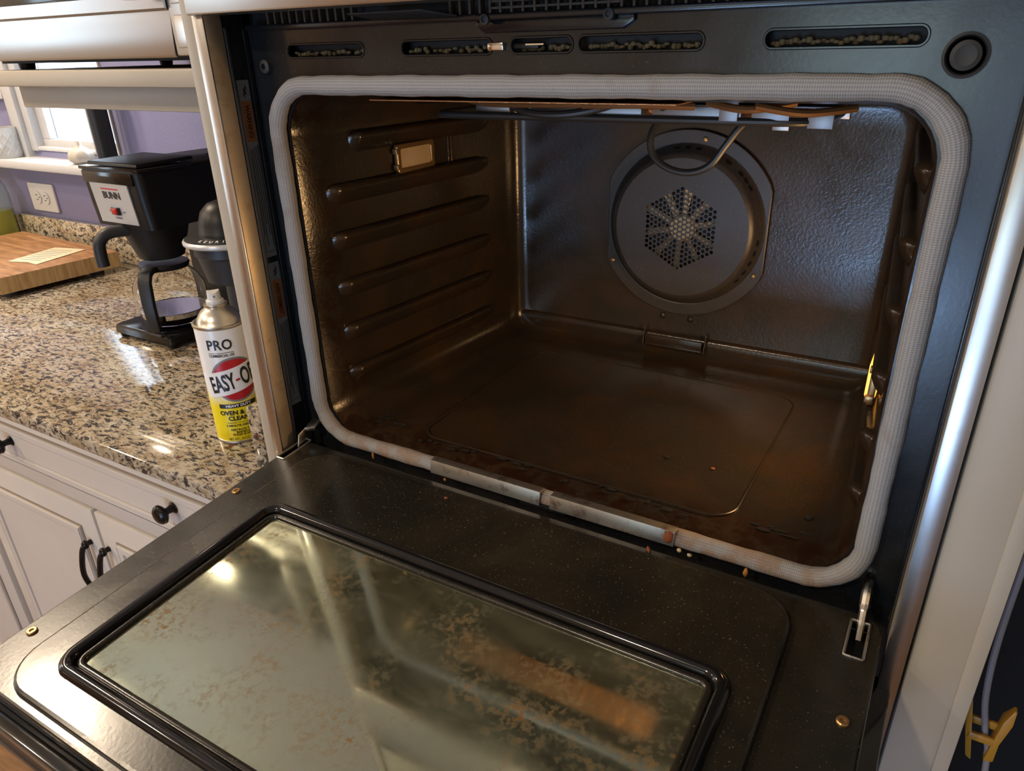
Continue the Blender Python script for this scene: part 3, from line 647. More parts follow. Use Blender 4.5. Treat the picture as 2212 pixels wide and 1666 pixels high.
MB().tube(path, 0.0040, 10, True).build('glass_seal', 'enamel_door', dr, smooth=80)
gl = plate([(x, -s) for x, s in rrect(GX0 + 0.002, GX1 - 0.002, GS0 + 0.002, GS1 - 0.002, 0.010, 5)], (), 0.004); gl.transform(Matrix.Translation((0, 0, -0.001)))
link('window_glass', gl, 'door_glass', dr, smooth=0)
ip = plate([(x, -s) for x, s in rrect(GX0 + 0.002, GX1 - 0.002, GS0 + 0.002, GS1 - 0.002, 0.010, 5)], (), 0.001); ip.transform(Matrix.Translation((0, 0, -0.0098)))
link('inner_pane', ip, 'inner_pane', dr, smooth=0)
MB().box(0.004, 0.208, -0.285, -0.197, -0.0092, -0.0085).build('orange_patch', 'roof_foil', dr)  # copper sheet laid under the glass for its orange patch
MB().box(-0.200, 0.100, -0.160, -0.1585, -0.0092, -0.0088).build('reflected_line', 'label_grey', dr)  # grey strip paints a reflected line under the glass
MB().box(-0.334, 0.336, -0.4140, -0.020, -0.0440, -0.0105).build('door_core', 'black_plastic', dr, 0.003)
MB().box(-0.350, 0.352, -0.4300, -0.030, -0.0520, -0.0440).build('outer_glass', 'black_gloss', dr, 0.003)
MB().box(-0.334, 0.336, -0.4290, -0.4140, -0.0440, -0.0180).build('front_edge', 'black_gloss', dr, 0.002)
hd = MB().tube([D(-0.33, 0.40, -0.095), D(0.33, 0.40, -0.095)], 0.011, 16).build('handle', 'stainless_h', dr)
for x in (-0.29, 0.29): MB().tube([D(x, 0.40, -0.052), D(x, 0.40, -0.090)], 0.009, 12).build('handle_post', 'stainless_h', dr)
for (x, s) in ((-0.3222, 0.1288), (-0.3218, 0.3623), (0.3221, 0.1283), (0.3221, 0.3623)):
    sc = MB(); sc.lathe([(0.0048, -0.001), (0.0048, 0.0014), (0.0040, 0.0022), (0.0022, 0.0022), (0.0018, 0.0008), (1e-4, 0.0008)], D(x, s, 0), 14); sc.build('door_screw', 'tarnished', dr)
# hinge slots and arms
for sgn, x0, x1, s0, s1 in ((1, 0.3120, 0.3265, 0.022, 0.0640), (-1, -0.333, -0.3215, 0.010, 0.0565)):
    path = [D(x, s, 0.0004) for x, s in rrect(x0, x1, s0, s1, 0.0012, 2)]
    so = MB().tube(path, 0.0013, 6, True).build('hinge_slot_rim', 'galvanised', dr)
    MB().box(x0 + 0.001, x1 - 0.001, -s1 + 0.001, -s0 - 0.001, -0.020, -0.0102).build('slot_void', 'black_gap', dr)
ha = MB(); ha.tube(smooth_path([(0.3185, 0.006, 0.0120), (0.3185, -0.004, 0.0085), (0.3190, -0.014, -0.0030), (0.3195, -0.024, -0.0120), (0.3200, -0.036, -0.0195)]), [0.0042] * 6 + [0.0046] * 6 + [0.0036] * 6 + [0.0032] * 7, 10)
ha.build('hinge_arm', 'hinge_steel', ov)
ha = MB(); ha.loft([[(-0.3275, -0.030, -0.0195), (-0.3255, -0.030, -0.0195), (-0.3255, -0.004, -0.0075), (-0.3275, -0.004, -0.0075)], [(-0.3275, -0.024, 0.0040), (-0.3255, -0.024, 0.0040), (-0.3255, 0.004, 0.0150), (-0.3275, 0.004, 0.0150)]])
ha.loft([[(-0.3257, -0.014, 0.0090), (-0.3257, 0.004, 0.0150), (-0.3257, 0.004, 0.0110), (-0.3257, -0.014, 0.0050)], [(-0.3160, -0.006, 0.0085), (-0.3160, 0.008, 0.0140), (-0.3160, 0.008, 0.0100), (-0.3160, -0.006, 0.0045)]])
ha.build('hinge_arm', 'hinge_steel', ov, 0.0006)
# soot marks on the floor pan and crumbs
def crumb(loc, r, m, label, rot=0.0, group='baked-on food crumbs'):
    me = MB().ell((0, 0, 0), r, 9, 6)
    random.seed(int((loc[0] + 2) * 9973) % 100000)
    me.v = [tuple(c * random.uniform(0.75, 1.2) for c in v) for v in me.v]
    o = me.build('crumb', m, None, smooth=60); o.location = loc; o.rotation_euler = (0, 0, rot)
    return tag(o, label, 'crumb', group)
ct, st_ = math.cos(TILT), math.sin(TILT)
def on_door(x, s, h): return (x, -s * ct - h * st_, -0.009 - s * st_ + h * ct)
crumb((0.1450, -0.0092, 0.0065), (0.0055, 0.0022, 0.0062), 'crumb_rust', 'rust coloured burnt lump stuck to the right end of the gasket clip')
crumb(on_door(0.1290, 0.0165, 0.0016), (0.0022, 0.0050, 0.0018), 'crumb_rust', 'rust coloured crumb on the door edge below the right clip', 0.5)
crumb((0.2190, -0.0070, -0.0082), (0.0022, 0.0022, 0.0048), 'crumb_orange', 'long orange crumb hanging under the lower right gasket')
crumb((-0.2230, -0.0065, -0.0058), (0.0015, 0.0015, 0.0050), 'crumb_orange', 'thin orange crumb hanging under the lower left gasket')
crumb(on_door(-0.0925, 0.040, 0.0062), (0.0022, 0.0018, 0.0014), 'crumb_rust', 'reddish crumb alone on the black door panel')
crumb((0.1560, -0.0070, -0.0060), (0.0026, 0.0020, 0.0022), 'crumb_pale', 'pale crumb beneath the right end of the gasket clip')
crumb((0.1660, -0.0065, -0.0085), (0.0024, 0.0020, 0.0018), 'crumb_pale', 'pale crumb on the black gap right of the clip')
crumb((-0.1160, -0.0095, -0.0062), (0.0016, 0.0014, 0.0018), 'crumb_orange', 'small orange crumb under the left gasket clip')
crumb((0.146, 0.128, 0.0104), (0.0026, 0.0020, 0.0012), 'crumb_rust', 'small red crumb on the oven floor to the right')
crumb((0.094, 0.128, 0.0104), (0.0036, 0.0022, 0.0010), 'char', 'black flake in the middle of the oven floor')
crumb((0.255, 0.082, 0.0102), (0.0040, 0.0040, 0.0014), 'char', 'black flake near the right wall of the oven floor')
ch = MB(); random.seed(11)
for k in range(46):
    a = random.random()
    if k < 14: x, y = -0.262 + random.gauss(0, .012), 0.052 + random.gauss(0, .010)
    elif k < 36: x, y = random.uniform(-0.20, 0.16), random.uniform(0.027, 0.040)
    else: x, y = random.uniform(0.21, 0.265), random.uniform(0.03, 0.06)
    ch.ell((x, y, 0.0092), (random.uniform(.002, .008), random.uniform(.001, .003), 0.0007), 7, 4)
tag(ch.build('burnt_residue', 'char', ov), None, None, kind='stuff')

# ================================================================== counter run to the left
ZC = -0.065
ct_ = tag(MB().box(-2.45, -0.3775, -0.0915, YW - 0.0005, ZC - 0.024, ZC).build('countertop', 'granite', None, 0.004), 'speckled beige and black polished granite countertop', 'countertop')
tag(MB().box(-2.45, -0.4025, YW - 0.0225, YW - 0.0005, ZC + 0.0004, 0.026).build('backsplash', 'granite', None, 0.002), 'low granite upstand along the lavender wall', 'backsplash')
tag(MB().box(-0.4015, -0.3765, -0.0365, YW - 0.0005, ZC + 0.0004, 0.031).build('side_splash', 'granite', None, 0.003), 'short granite upstand against the cream oven cabinet, beside the spray can', 'backsplash')

# base cabinets
def raised_front(name, x0, x1, z0, z1, y, parent, fw=0.034, m='cabinet_paint'):
    b = MB(); b.box(x0, x1, y, y + 0.018, z0, z1); o = b.build(name, m, parent, 0.003)
    fr = plate(rrect(x0 + fw, x1 - fw, z0 + fw, z1 - fw, 0.0005, 1), [rrect(x0 + fw + 0.0035, x1 - fw - 0.0035, z0 + fw + 0.0035, z1 - fw - 0.0035, 0.0005, 1)], 0.0022)
    link('groove_line', xf(fr, (0, y - 0.0003, 0), *XZ), 'cream_groove', o, smooth=0)
    fr = plate(rrect(x0 + fw + 0.0035, x1 - fw - 0.0035, z0 + fw + 0.0035, z1 - fw - 0.0035, 0.0005, 1), [rrect(x0 + fw + 0.018, x1 - fw - 0.018, z0 + fw + 0.018, z1 - fw - 0.018, 0.0005, 1)], 0.008, 0.0025)
    link('moulding', xf(fr, (0, y - 0.0015, 0), *XZ), m, o)
    link('panel', xf(plate(rrect(x0 + fw + 0.018, x1 - fw - 0.018, z0 + fw + 0.018, z1 - fw - 0.018, 0.0005, 1), (), 0.004, 0.0012), (0, y - 0.0005, 0), *XZ), m, o)
    return o
def knob(x, z, y, parent):
    MB().lathe([(0.0001, 0.0), (0.0095, 0.0), (0.0095, -0.003), (0.0062, -0.006), (0.0050, -0.012), (0.0058, -0.016), (0.0125, -0.019), (0.0150, -0.022), (0.0148, -0.0235), (0.0138, -0.0240), (0.0142, -0.0265), (0.0115, -0.0295), (0.0070, -0.0315), (1e-4, -0.032)], (x, y, z), 24, 'y').build('knob', 'bronze_knob', parent)
def pull(x, z0, z1, y, parent):
    b = MB(); b.tube(smooth_path([(x, y, z1), (x, y - 0.012, z1 - 0.001), (x, y - 0.020, z1 - 0.012), (x, y - 0.028, (z0 + z1) / 2), (x, y - 0.020, z0 + 0.012), (x, y - 0.012, z0 + 0.001), (x, y, z0)], 5), [0.0052, 0.005, 0.0045, 0.004, 0.004, 0.0042, 0.0045] + [0.0046] * 9 + [0.0046] * 8 + [0.0045, 0.004, 0.004, 0.0042, 0.005, 0.0052, 0.0055], 10)
    b.ell((x, y - 0.011, z1), (0.0075, 0.006, 0.0085), 10, 6); b.ell((x, y - 0.011, z0), (0.0075, 0.006, 0.0085), 10, 6)
    b.build('pull_handle', 'bronze_knob', parent)
YF = -0.060
bc = thing('base_cabinet', 'cream base cabinet with a wide two-knob drawer over two panelled doors', 'cabinet', (0, 0, 0))
MB().box(-1.235, -0.3785, YF + 0.019, YW - 0.003, FZ, ZC - 0.0245).build('carcass', 'cabinet_paint', bc, 0.001)
dw = raised_front('drawer_front', -1.225, -0.385, -0.2400, -0.1000, YF, bc, 0.030); knob(-0.572, -0.160, YF, dw); knob(-1.008, -0.163, YF, dw)
d1 = raised_front('cabinet_door', -1.225, -0.8215, -0.90, -0.2480, YF, bc, 0.045); pull(-0.8520, -0.425, -0.322, YF, d1)
d2 = raised_front('cabinet_door', -0.8135, -0.385, -0.90, -0.2480, YF, bc, 0.045); pull(-0.7990, -0.425, -0.318, YF, d2)
bc2 = thing('base_cabinet', 'cream base cabinet at the far left, beyond the two-knob drawer', 'cabinet', (0, 0, 0))
MB().box(-2.40, -1.241, YF + 0.019, YW - 0.003, FZ, ZC - 0.0245).build('carcass', 'cabinet_paint', bc2, 0.001)
raised_front('drawer_front', -1.66, -1.255, -0.2400, -0.1000, YF, bc2, 0.030); raised_front('cabinet_door', -1.66, -1.255, -0.90, -0.2480, YF, bc2, 0.045)

# ---------------------------------------------------------------- spray can
CANP = (-0.5085, 0.0306)
can = thing('spray_can', 'white and yellow oven cleaner spray can with red ovals and a white nozzle', 'spray can', (CANP[0], CANP[1], ZC), (0, 0, math.radians(-36)))
RC = 0.0335; HC = 0.1725
MB().lathe([(1e-4, 0.002), (RC - 0.003, 0.002), (RC, 0.0004), (RC + 0.0008, 0.0015), (RC + 0.0006, 0.004), (RC, 0.0045), (RC, 0.005)], n=48).build('bottom_rim', 'can_steel', can)
MB().lathe([(RC, 0.0045), (RC, HC - 0.004)], n=64).build('label_wrap', 'can_label', can, smooth=80)
MB().lathe([(RC, HC - 0.0045), (RC + 0.0012, HC - 0.003), (RC + 0.0012, HC), (RC - 0.001, HC + 0.0006), (RC - 0.003, HC - 0.003), (RC - 0.0045, HC - 0.002), (RC - 0.006, HC + 0.005), (RC - 0.012, HC + 0.014), (RC - 0.018, HC + 0.0185), (0.0135, HC + 0.0200), (0.0150, HC + 0.0215), (0.0150, HC + 0.0240), (0.0130, HC + 0.0245), (0.0120, HC + 0.0215), (1e-4, HC + 0.0215)], n=48).build('shoulder_cone', 'can_steel', can, smooth=60)
nz = MB(); nz.lathe([(1e-4, HC + 0.0215), (0.0115, HC + 0.0215), (0.0112, HC + 0.0285), (0.0098, HC + 0.0295), (1e-4, HC + 0.0295)], n=28)
nz.loft([[(0.0088 * math.cos(a), 0.0088 * math.sin(a), HC + 0.0290) for a in [2 * PI * k / 20 for k in range(20)]], [(0.0075 * math.cos(a), 0.0078 * math.sin(a), HC + 0.0395 + 0.0035 * (abs(math.sin(a)) - 0.4)) for a in [2 * PI * k / 20 for k in range(20)]]])
nzo = nz.build('nozzle', 'white_plastic', can, smooth=50)
MB().lathe([(1e-4, 0.0086), (0.0014, 0.0086), (0.0014, 0.0075), (1e-4, 0.0075)], (0, 0, HC + 0.0345), 12, 'x').build('nozzle_hole', 'ink_grey', nzo)
def wrap(me, off, name, m, maxlen=0.003):
    """bend a flat x/y print onto the can: x along the wrap, y up"""
    bm = bmesh.new(); bm.from_mesh(me)
    for _ in range(7):
        ed = [e for e in bm.edges if abs(e.verts[0].co.x - e.verts[1].co.x) > maxlen]
        if not ed: break
        bmesh.ops.subdivide_edges(bm, edges=ed, cuts=1); bmesh.ops.triangulate(bm, faces=bm.faces)
    for v in bm.verts:
        a = v.co.x / RC; r = RC + off + v.co.z; v.co = Vector((r * math.cos(a), r * math.sin(a), v.co.y))
    bm.to_mesh(me); bm.free(); return link(name, me, m, can, smooth=0)
def wtext(s, size, x, y, m, off=0.0006, rot=0.0, name='lettering', fit=None, bold=0.0, sp=1.0, shear=0.0, yscale=1.0):
    me = text(s, size, 0.0, bold, sp, shear)
    if fit:
        w = max(v.co.x for v in me.vertices) - min(v.co.x for v in me.vertices); me.transform(Matrix.Scale(fit / w, 4, (1, 0, 0)))
    me.transform(Matrix.Scale(yscale, 4, (0, 1, 0)))
    me.transform(Matrix.Translation((x, y, 0)) @ Matrix.Rotation(rot, 4, 'Z')); return wrap(me, off, name, m)
def wshape(pts, m, off, name='print_patch', holes=()): return wrap(plate(pts, holes, 0.0), off, name, m)
sx = -0.0045
wtext('PRO', 0.0195, sx - 0.002, 0.1475, 'ink_black', fit=0.032, bold=0.00035, sp=1.05)
wshape([(sx - 0.018, 0.1365), (sx + 0.015, 0.1365), (sx + 0.015, 0.1371), (sx - 0.018, 0.1371)], 'ink_black', 0.0004)
wtext('COMMERCIAL USE', 0.0055, sx - 0.0015, 0.1330, 'ink_black', fit=0.033, bold=0.00008)
def rotpts(pts, a, cx, cy): return [(cx + (x - cx) * math.cos(a) - (y - cy) * math.sin(a), cy + (x - cx) * math.sin(a) + (y - cy) * math.cos(a)) for x, y in pts]
ecx, ecy = 0.006, 0.0965
wshape(rotpts(circ(ecx, ecy, 0.0330, 48, 0.0325), 0.2, ecx, ecy), 'ink_grey', 0.00015, 'oval_rim')
wshape(rotpts(circ(ecx, ecy, 0.0305, 48, 0.0295), 0.2, ecx, ecy), 'ink_red', 0.0003, 'red_oval')
band = rotpts([(ecx - 0.046, ecy - 0.0175), (ecx + 0.046, ecy - 0.0175), (ecx + 0.046, ecy + 0.0175), (ecx - 0.046, ecy + 0.0175)], 0.20, ecx, ecy)
wshape(band, 'ink_white', 0.0006, 'white_band')
wtext('EASY', 0.0250, ecx - 0.0190, ecy - 0.0048, 'ink_black', 0.0011, 0.20, fit=0.0350, bold=0.0006, yscale=1.30, shear=0.12)
wshape(rotpts([(ecx - 0.0008, ecy - 0.0022), (ecx + 0.0050, ecy - 0.0022), (ecx + 0.0050, ecy + 0.0008), (ecx - 0.0008, ecy + 0.0008)], 0.2, ecx, ecy), 'ink_red', 0.0011, 'red_hyphen')
wtext('OFF', 0.0250, ecx + 0.0205, ecy + 0.0035, 'ink_black', 0.0011, 0.20, fit=0.0310, bold=0.0006, yscale=1.40, shear=0.12)
wshape([(sx - 0.019, 0.0555), (sx + 0.033, 0.0555), (sx + 0.033, 0.0618), (sx - 0.019, 0.0618)], 'ink_black', 0.0004, 'black_band')
wtext('HEAVY DUTY', 0.0052, sx + 0.007, 0.0586, 'ink_white', 0.0007, fit=0.034, bold=0.00018)
wtext('OVEN & GRILL', 0.0090, sx + 0.009, 0.0480, 'ink_black', fit=0.058, bold=0.0003)
wtext('CLEANER', 0.0090, sx + 0.009, 0.0395, 'ink_black', fit=0.038, bold=0.0003)
wtext('Limpiador de hornos y parrillas', 0.0036, sx + 0.009, 0.0333, 'ink_black', fit=0.042)
wtext('3 MINUTE DEEP CLEAN', 0.0044, sx + 0.009, 0.0285, 'ink_black', fit=0.047, bold=0.0001)
wtext('DESTROYS TOUGH', 0.0044, sx + 0.009, 0.0222, 'ink_black', fit=0.037, bold=0.0001)
wtext('BAKED-ON', 0.0044, sx + 0.009, 0.0183, 'ink_black', fit=0.023, bold=0.0001)
wtext('FOOD & GREASE', 0.0044, sx + 0.009, 0.0144, 'ink_black', fit=0.034, bold=0.0001)
wtext('NET WT.: 24 OZ. (1 LB. 8 OZ.)', 0.0052, sx + 0.010, 0.0076, 'ink_black', fit=0.050)

# ---------------------------------------------------------------- drip coffee maker (front faces -y)
cm = thing('coffee_maker', 'black drip coffee maker with silver front plate and red switch', 'coffee maker', (-0.965, 0.30, ZC))
def CB(x0, x1, y0, y1, z0, z1): return MB().box(x0 + 0.965, x1 + 0.965, y0 - 0.30, y1 - 0.30, z0 - ZC, z1 - ZC)
b = MB()
def cmp(x, y, z): return (x + 0.965, y - 0.30, z - ZC)
base = [[cmp(x, y, z) for x, y in rrect(-1.058 + i, -0.884 - i, 0.192 + i, 0.470, 0.010, 4)] for z, i in ((-0.055, 0), (-0.043, 0.001), (-0.040, 0.004))]
MB().loft(base).build('warmer_base', 'black_gloss', cm, smooth=40)
for (x, y) in ((-1.045, 0.205), (-0.897, 0.205), (-1.045, 0.455), (-0.897, 0.455)): MB().lathe([(0.007, 0.0), (0.009, 0.010), (1e-4, 0.010)], cmp(x, y, ZC), 12).build('foot', 'black_plastic', cm)
MB().lathe([(1e-4, -0.0400 - ZC), (0.058, -0.0400 - ZC), (0.058, -0.0385 - ZC), (1e-4, -0.0385 - ZC)], (0.010, -0.045, 0), 32).build('warmer_plate', 'black_gloss', cm)
CB(-1.030, -0.872, 0.370, 0.470, -0.041, 0.160).build('rear_column', 'black_plastic', cm, 0.008)
body = []
for z, f_, i in ((0.157, 0.2000, 0.0), (0.200, 0.1960, 0.0), (0.250, 0.1930, 0.0), (0.256, 0.1925, 0.001), (0.2585, 0.195, 0.004)):
    body.append([cmp(x, y, z) for x, y in rrect(-1.032 + i, -0.868 - i, f_ + i, 0.470 - i, 0.014, 5)])
MB().loft(body).build('tank_housing', 'black_plastic', cm, smooth=40)
MB().loft([[cmp(-1.034, 0.1945, 0.253), cmp(-0.866, 0.1945, 0.253), cmp(-0.866, 0.300, 0.253), cmp(-1.034, 0.300, 0.253)], [cmp(-1.034, 0.1940, 0.259), cmp(-0.866, 0.1940, 0.259), cmp(-0.866, 0.300, 0.259), cmp(-1.034, 0.300, 0.259)]]).build('top_rim', 'black_gloss', cm, 0.002)
ld = MB().loft([[cmp(-1.022, 0.204, 0.260), cmp(-0.880, 0.204, 0.260), cmp(-0.880, 0.318, 0.262), cmp(-1.022, 0.318, 0.262)], [cmp(-1.020, 0.206, 0.266), cmp(-0.882, 0.206, 0.266), cmp(-0.882, 0.316, 0.268), cmp(-1.020, 0.316, 0.268)]]).build('lid', 'black_plastic', cm, 0.0015)
for k in range(4): CB(-0.945 + k * 0.022, -0.930 + k * 0.022, 0.395, 0.430, 0.2585, 0.2595).build('steam_vent', 'black_gap', cm, smooth=0)
CB(-1.020, -0.880, 0.1900, 0.1935, 0.2330, 0.2520).build('front_band', 'black_gloss', cm, 0.001)
fp = MB().loft([[cmp(-1.006, 0.1972, 0.1640), cmp(-0.900, 0.1972, 0.1640), cmp(-0.900, 0.2000, 0.1640), cmp(-1.006, 0.2000, 0.1640)], [cmp(-1.006, 0.1912, 0.2330), cmp(-0.900, 0.1912, 0.2330), cmp(-0.900, 0.1940, 0.2330), cmp(-1.006, 0.1940, 0.2330)]]).build('front_plate', 'silver_plate', cm, smooth=0)
def ftext(s, size, x, z, fit, m='ink_black', bold=0.0, name='lettering'):
    me = text(s, size, 0.0002, bold); w = max(v.co.x for v in me.vertices) - min(v.co.x for v in me.vertices); me.transform(Matrix.Scale(fit / w, 4, (1, 0, 0)))
    y = 0.1972 - (z - 0.1640) / 0.069 * 0.0060; xf(me, cmp(x, y - 0.0004, z), (1, 0, 0), (0, -0.087, 0.996)); return link(name, me, m, fp, smooth=0)
ftext('BUNN', 0.0165, -0.952, 0.2125, 0.0480, bold=0.0004)
ftext('WARMER', 0.0045, -0.951, 0.1735, 0.0180, 'ink_grey'); ftext('ON', 0.004, -0.970, 0.1855, 0.0055, 'ink_grey'); ftext('OFF', 0.004, -0.930, 0.1850, 0.0065, 'ink_grey')
MB().box(0.965 - 0.977, 0.965 - 0.929, 0.1917 - 0.30, 0.1922 - 0.30, 0.2228 - ZC, 0.2250 - ZC).build('red_rule', 'ink_red', fp, smooth=0)
sw = MB().box(-0.9625 + 0.965, -0.9405 + 0.965, -0.1085, -0.1030, 0.1795 - ZC, 0.1925 - ZC).build('switch_frame', 'black_gloss', fp, 0.001)
MB().box(-0.9605 + 0.965, -0.9450 + 0.965, -0.1100, -0.1040, 0.1810 - ZC, 0.1910 - ZC).build('switch_rocker', 'switch_red', fp, 0.0008)
MB().lathe([(1e-4, 0.092 - ZC), (0.036, 0.092 - ZC), (0.040, 0.094 - ZC), (0.058, 0.150 - ZC), (0.060, 0.1595 - ZC), (1e-4, 0.1595 - ZC)], (0.018, -0.042, 0), 40).build('brew_basket', 'black_plastic', cm, smooth=45)
MB().tube(smooth_path([cmp(-0.945, 0.215, 0.150), cmp(-0.957, 0.190, 0.151), cmp(-0.965, 0.172, 0.148), cmp(-0.970, 0.160, 0.135), cmp(-0.972, 0.158, 0.115), cmp(-0.972, 0.158, 0.094)]), 0.0105, 12).build('basket_handle', 'dark_grey_plastic', cm)
# carafe stands on the warmer
KX, KY, KZ = -0.955, 0.262, -0.0383
ca = thing('glass_carafe', 'glass coffee carafe with black lid and handle, a little coffee inside', 'carafe', (KX, KY, KZ))
MB().lathe([(0.040, 0.0005), (0.052, 0.004), (0.060, 0.020), (0.0665, 0.050), (0.064, 0.075), (0.052, 0.096), (0.042, 0.106), (0.0405, 0.112), (0.0390, 0.112), (0.0405, 0.105), (0.0505, 0.094), (0.0625, 0.074), (0.0650, 0.050), (0.0585, 0.021), (0.0510, 0.006), (1e-4, 0.003), (1e-4, 0.0005)], n=48).build('glass_body', 'clear_glass', ca, smooth=80)
MB().lathe([(1e-4, 0.0035), (0.0490, 0.0065), (0.0560, 0.018), (0.0565, 0.0200), (1e-4, 0.0200)], n=40).build('coffee', 'coffee', ca, smooth=40)
MB().lathe([(0.0585, 0.019), (0.0612, 0.0200), (0.0628, 0.0290), (0.0610, 0.0300), (0.0598, 0.0290)], n=48).build('metal_band', 'chrome', ca)
MB().lathe([(1e-4, 0.116), (0.020, 0.116), (0.030, 0.1185), (0.044, 0.1180), (0.0455, 0.114), (0.0430, 0.108), (0.0390, 0.110), (1e-4, 0.110)], n=40).build('carafe_lid', 'black_plastic', ca)
hx, hy = math.cos(math.radians(-62)), math.sin(math.radians(-62)); tx, ty = -hy, hx
def hp(r, w, z): return (r * hx + w * tx, r * hy + w * ty, z)
hb = MB(); prof = [(0.034, 0.113, 0.010), (0.058, 0.116, 0.011), (0.072, 0.112, 0.0115), (0.080, 0.098, 0.0115), (0.0835, 0.060, 0.011), (0.0820, 0.025, 0.010), (0.078, 0.006, 0.009)]
rings = []
for i, (r, z, w) in enumerate(prof):
    a = prof[max(i - 1, 0)]; c_ = prof[min(i + 1, len(prof) - 1)]; tr_, tz_ = c_[0] - a[0], c_[1] - a[1]; l_ = math.hypot(tr_, tz_); nr, nz_ = -tz_ / l_, tr_ / l_
    th = 0.0055; rings.append([hp(r + nr * th, -w, z + nz_ * th), hp(r + nr * th, w, z + nz_ * th), hp(r - nr * th, w, z - nz_ * th), hp(r - nr * th, -w, z - nz_ * th)])
hb.loft(rings); hb.build('handle', 'dark_grey_plastic', ca, 0.002)

# ---------------------------------------------------------------- pod coffee machine, half hidden by the oven cabinet
KP = (-0.630, 0.165)
pm = thing('pod_coffee_machine', 'black and grey pod coffee machine half hidden behind the oven cabinet edge', 'coffee maker', (KP[0], KP[1], ZC))
MB().lathe([(1e-4, 0.0), (0.062, 0.0), (0.064, 0.003), (0.064, 0.016), (0.060, 0.020), (1e-4, 0.020)], (0, 0.0, 0), 40).build('drip_base', 'black_plastic', pm)
col_ = MB()
for x in (-0.058, 0.036): col_.box(x, x + 0.022, 0.020, 0.070, 0.018, 0.225)
col_.box(-0.058, 0.058, 0.060, 0.105, 0.0, 0.235); col_.build('rear_body', 'dark_grey_plastic', pm, 0.004)
MB().lathe([(1e-4, 0.178), (0.038, 0.178), (0.041, 0.180), (0.0485, 0.215), (0.0495, 0.219), (1e-4, 0.219)], n=40).build('brew_head', 'dark_grey_plastic', pm)
MB().lathe([(1e-4, 0.219), (0.050, 0.219), (0.0525, 0.2215), (0.0525, 0.236), (1e-4, 0.236)], n=40).build('head_collar', 'silver_plate', pm).data.materials[0] = MATS['dark_grey_plastic']
rg = MB().lathe([(0.041, 0.237), (0.060, 0.2365), (0.0655, 0.2390), (0.0660, 0.2425), (0.0640, 0.2455), (0.043, 0.2500), (0.041, 0.2480)], n=48).build('rim_ring', 'silver_plate', pm, smooth=60)
MB().lathe([(0.0430, 0.2503), (0.0628, 0.2464), (0.0628, 0.2459), (0.0430, 0.2496)], n=48).build('rim_top', 'dark_grey_plastic', rg)
MB().lathe([(1e-4, 0.246), (0.0405, 0.246), (0.0410, 0.254), (0.0400, 0.2555), (0.0385, 0.268), (0.033, 0.284), (0.022, 0.295), (0.010, 0.299), (1e-4, 0.2995)], n=40).build('lid_dome', 'black_plastic', pm, smooth=50)
for i, chx in enumerate('KEURIG'):
    a = math.radians(-84 + i * 9.5); me = text(chx, 0.0085, 0.0004, 0.0001); r = 0.0540
    rad = Vector((math.cos(a), math.sin(a), -0.19)).normalized(); tang = Vector((-math.sin(a), math.cos(a), 0))
    xf(me, (r * math.cos(a), r * math.sin(a), 0.2487), tang, -rad); link('lettering', me, 'ink_white', rg, smooth=0)

# ---------------------------------------------------------------- cutting board and the card on it
cb = thing('cutting_board', 'thick maple butcher block cutting board on round feet', 'cutting board', (0, 0, 0))
bq = [(-1.515, 0.215), (-1.500, 0.500), (-1.985, 0.525), (-1.995, 0.235)]
for k in range(8):                                   # glued staves
    a0, a1 = k / 8, (k + 1) / 8
    lp = lambda p, q_, t: (p[0] + (q_[0] - p[0]) * t, p[1] + (q_[1] - p[1]) * t)
    A, B, C_, D_ = lp(bq[0], bq[1], a0), lp(bq[0], bq[1], a1), lp(bq[3], bq[2], a1), lp(bq[3], bq[2], a0)
    MB().loft([[(*q_, ZC + 0.012) for q_ in (A, B, C_, D_)], [(*q_, ZC + 0.050) for q_ in (A, B, C_, D_)]]).build('stave', 'maple_block', cb, 0.0008)
MB().loft([[(-1.5145, 0.215, ZC + 0.0125), (-1.4995, 0.500, ZC + 0.0125), (-1.5005, 0.500, ZC + 0.0125), (-1.5155, 0.215, ZC + 0.0125)], [(-1.5145, 0.215, ZC + 0.0490), (-1.4995, 0.500, ZC + 0.0490), (-1.5005, 0.500, ZC + 0.0490), (-1.5155, 0.215, ZC + 0.0490)]]).build('end_grain', 'maple_end', cb, smooth=0)
for x, y in ((-1.555, 0.465), (-1.555, 0.250), (-1.94, 0.485), (-1.94, 0.265)): MB().lathe([(1e-4, 0), (0.016, 0), (0.017, 0.002), (0.017, 0.012), (1e-4, 0.012)], (x, y, ZC), 16).build('foot', 'label_grey', cb)
me = plate([(-1.653, 0.312), (-1.600, 0.330), (-1.557, 0.327), (-1.592, 0.472), (-1.640, 0.462), (-1.688, 0.447)], (), 0.0006); me.transform(Matrix.Translation((0, 0, ZC + 0.0512)))
card = tag(link('recipe_card', me, 'paper', None, smooth=0), 'cream handwritten card lying on the cutting board', 'card')
for k in range(7):
    t0 = (k + 1) / 8.5; a = (-1.645 - 0.034 * t0, 0.322 + 0.125 * t0); b_ = (-1.578 - 0.034 * t0, 0.336 + 0.13 * t0)
    pts = [(a[0], a[1]), (b_[0], b_[1]), (b_[0] - 0.001, b_[1] + 0.0035), (a[0] - 0.001, a[1] + 0.0035)]
    me = plate(pts, (), 0.0001); me.transform(Matrix.Translation((0, 0, ZC + 0.05155))); link('handwriting', me, 'ink_grey', card, smooth=0)

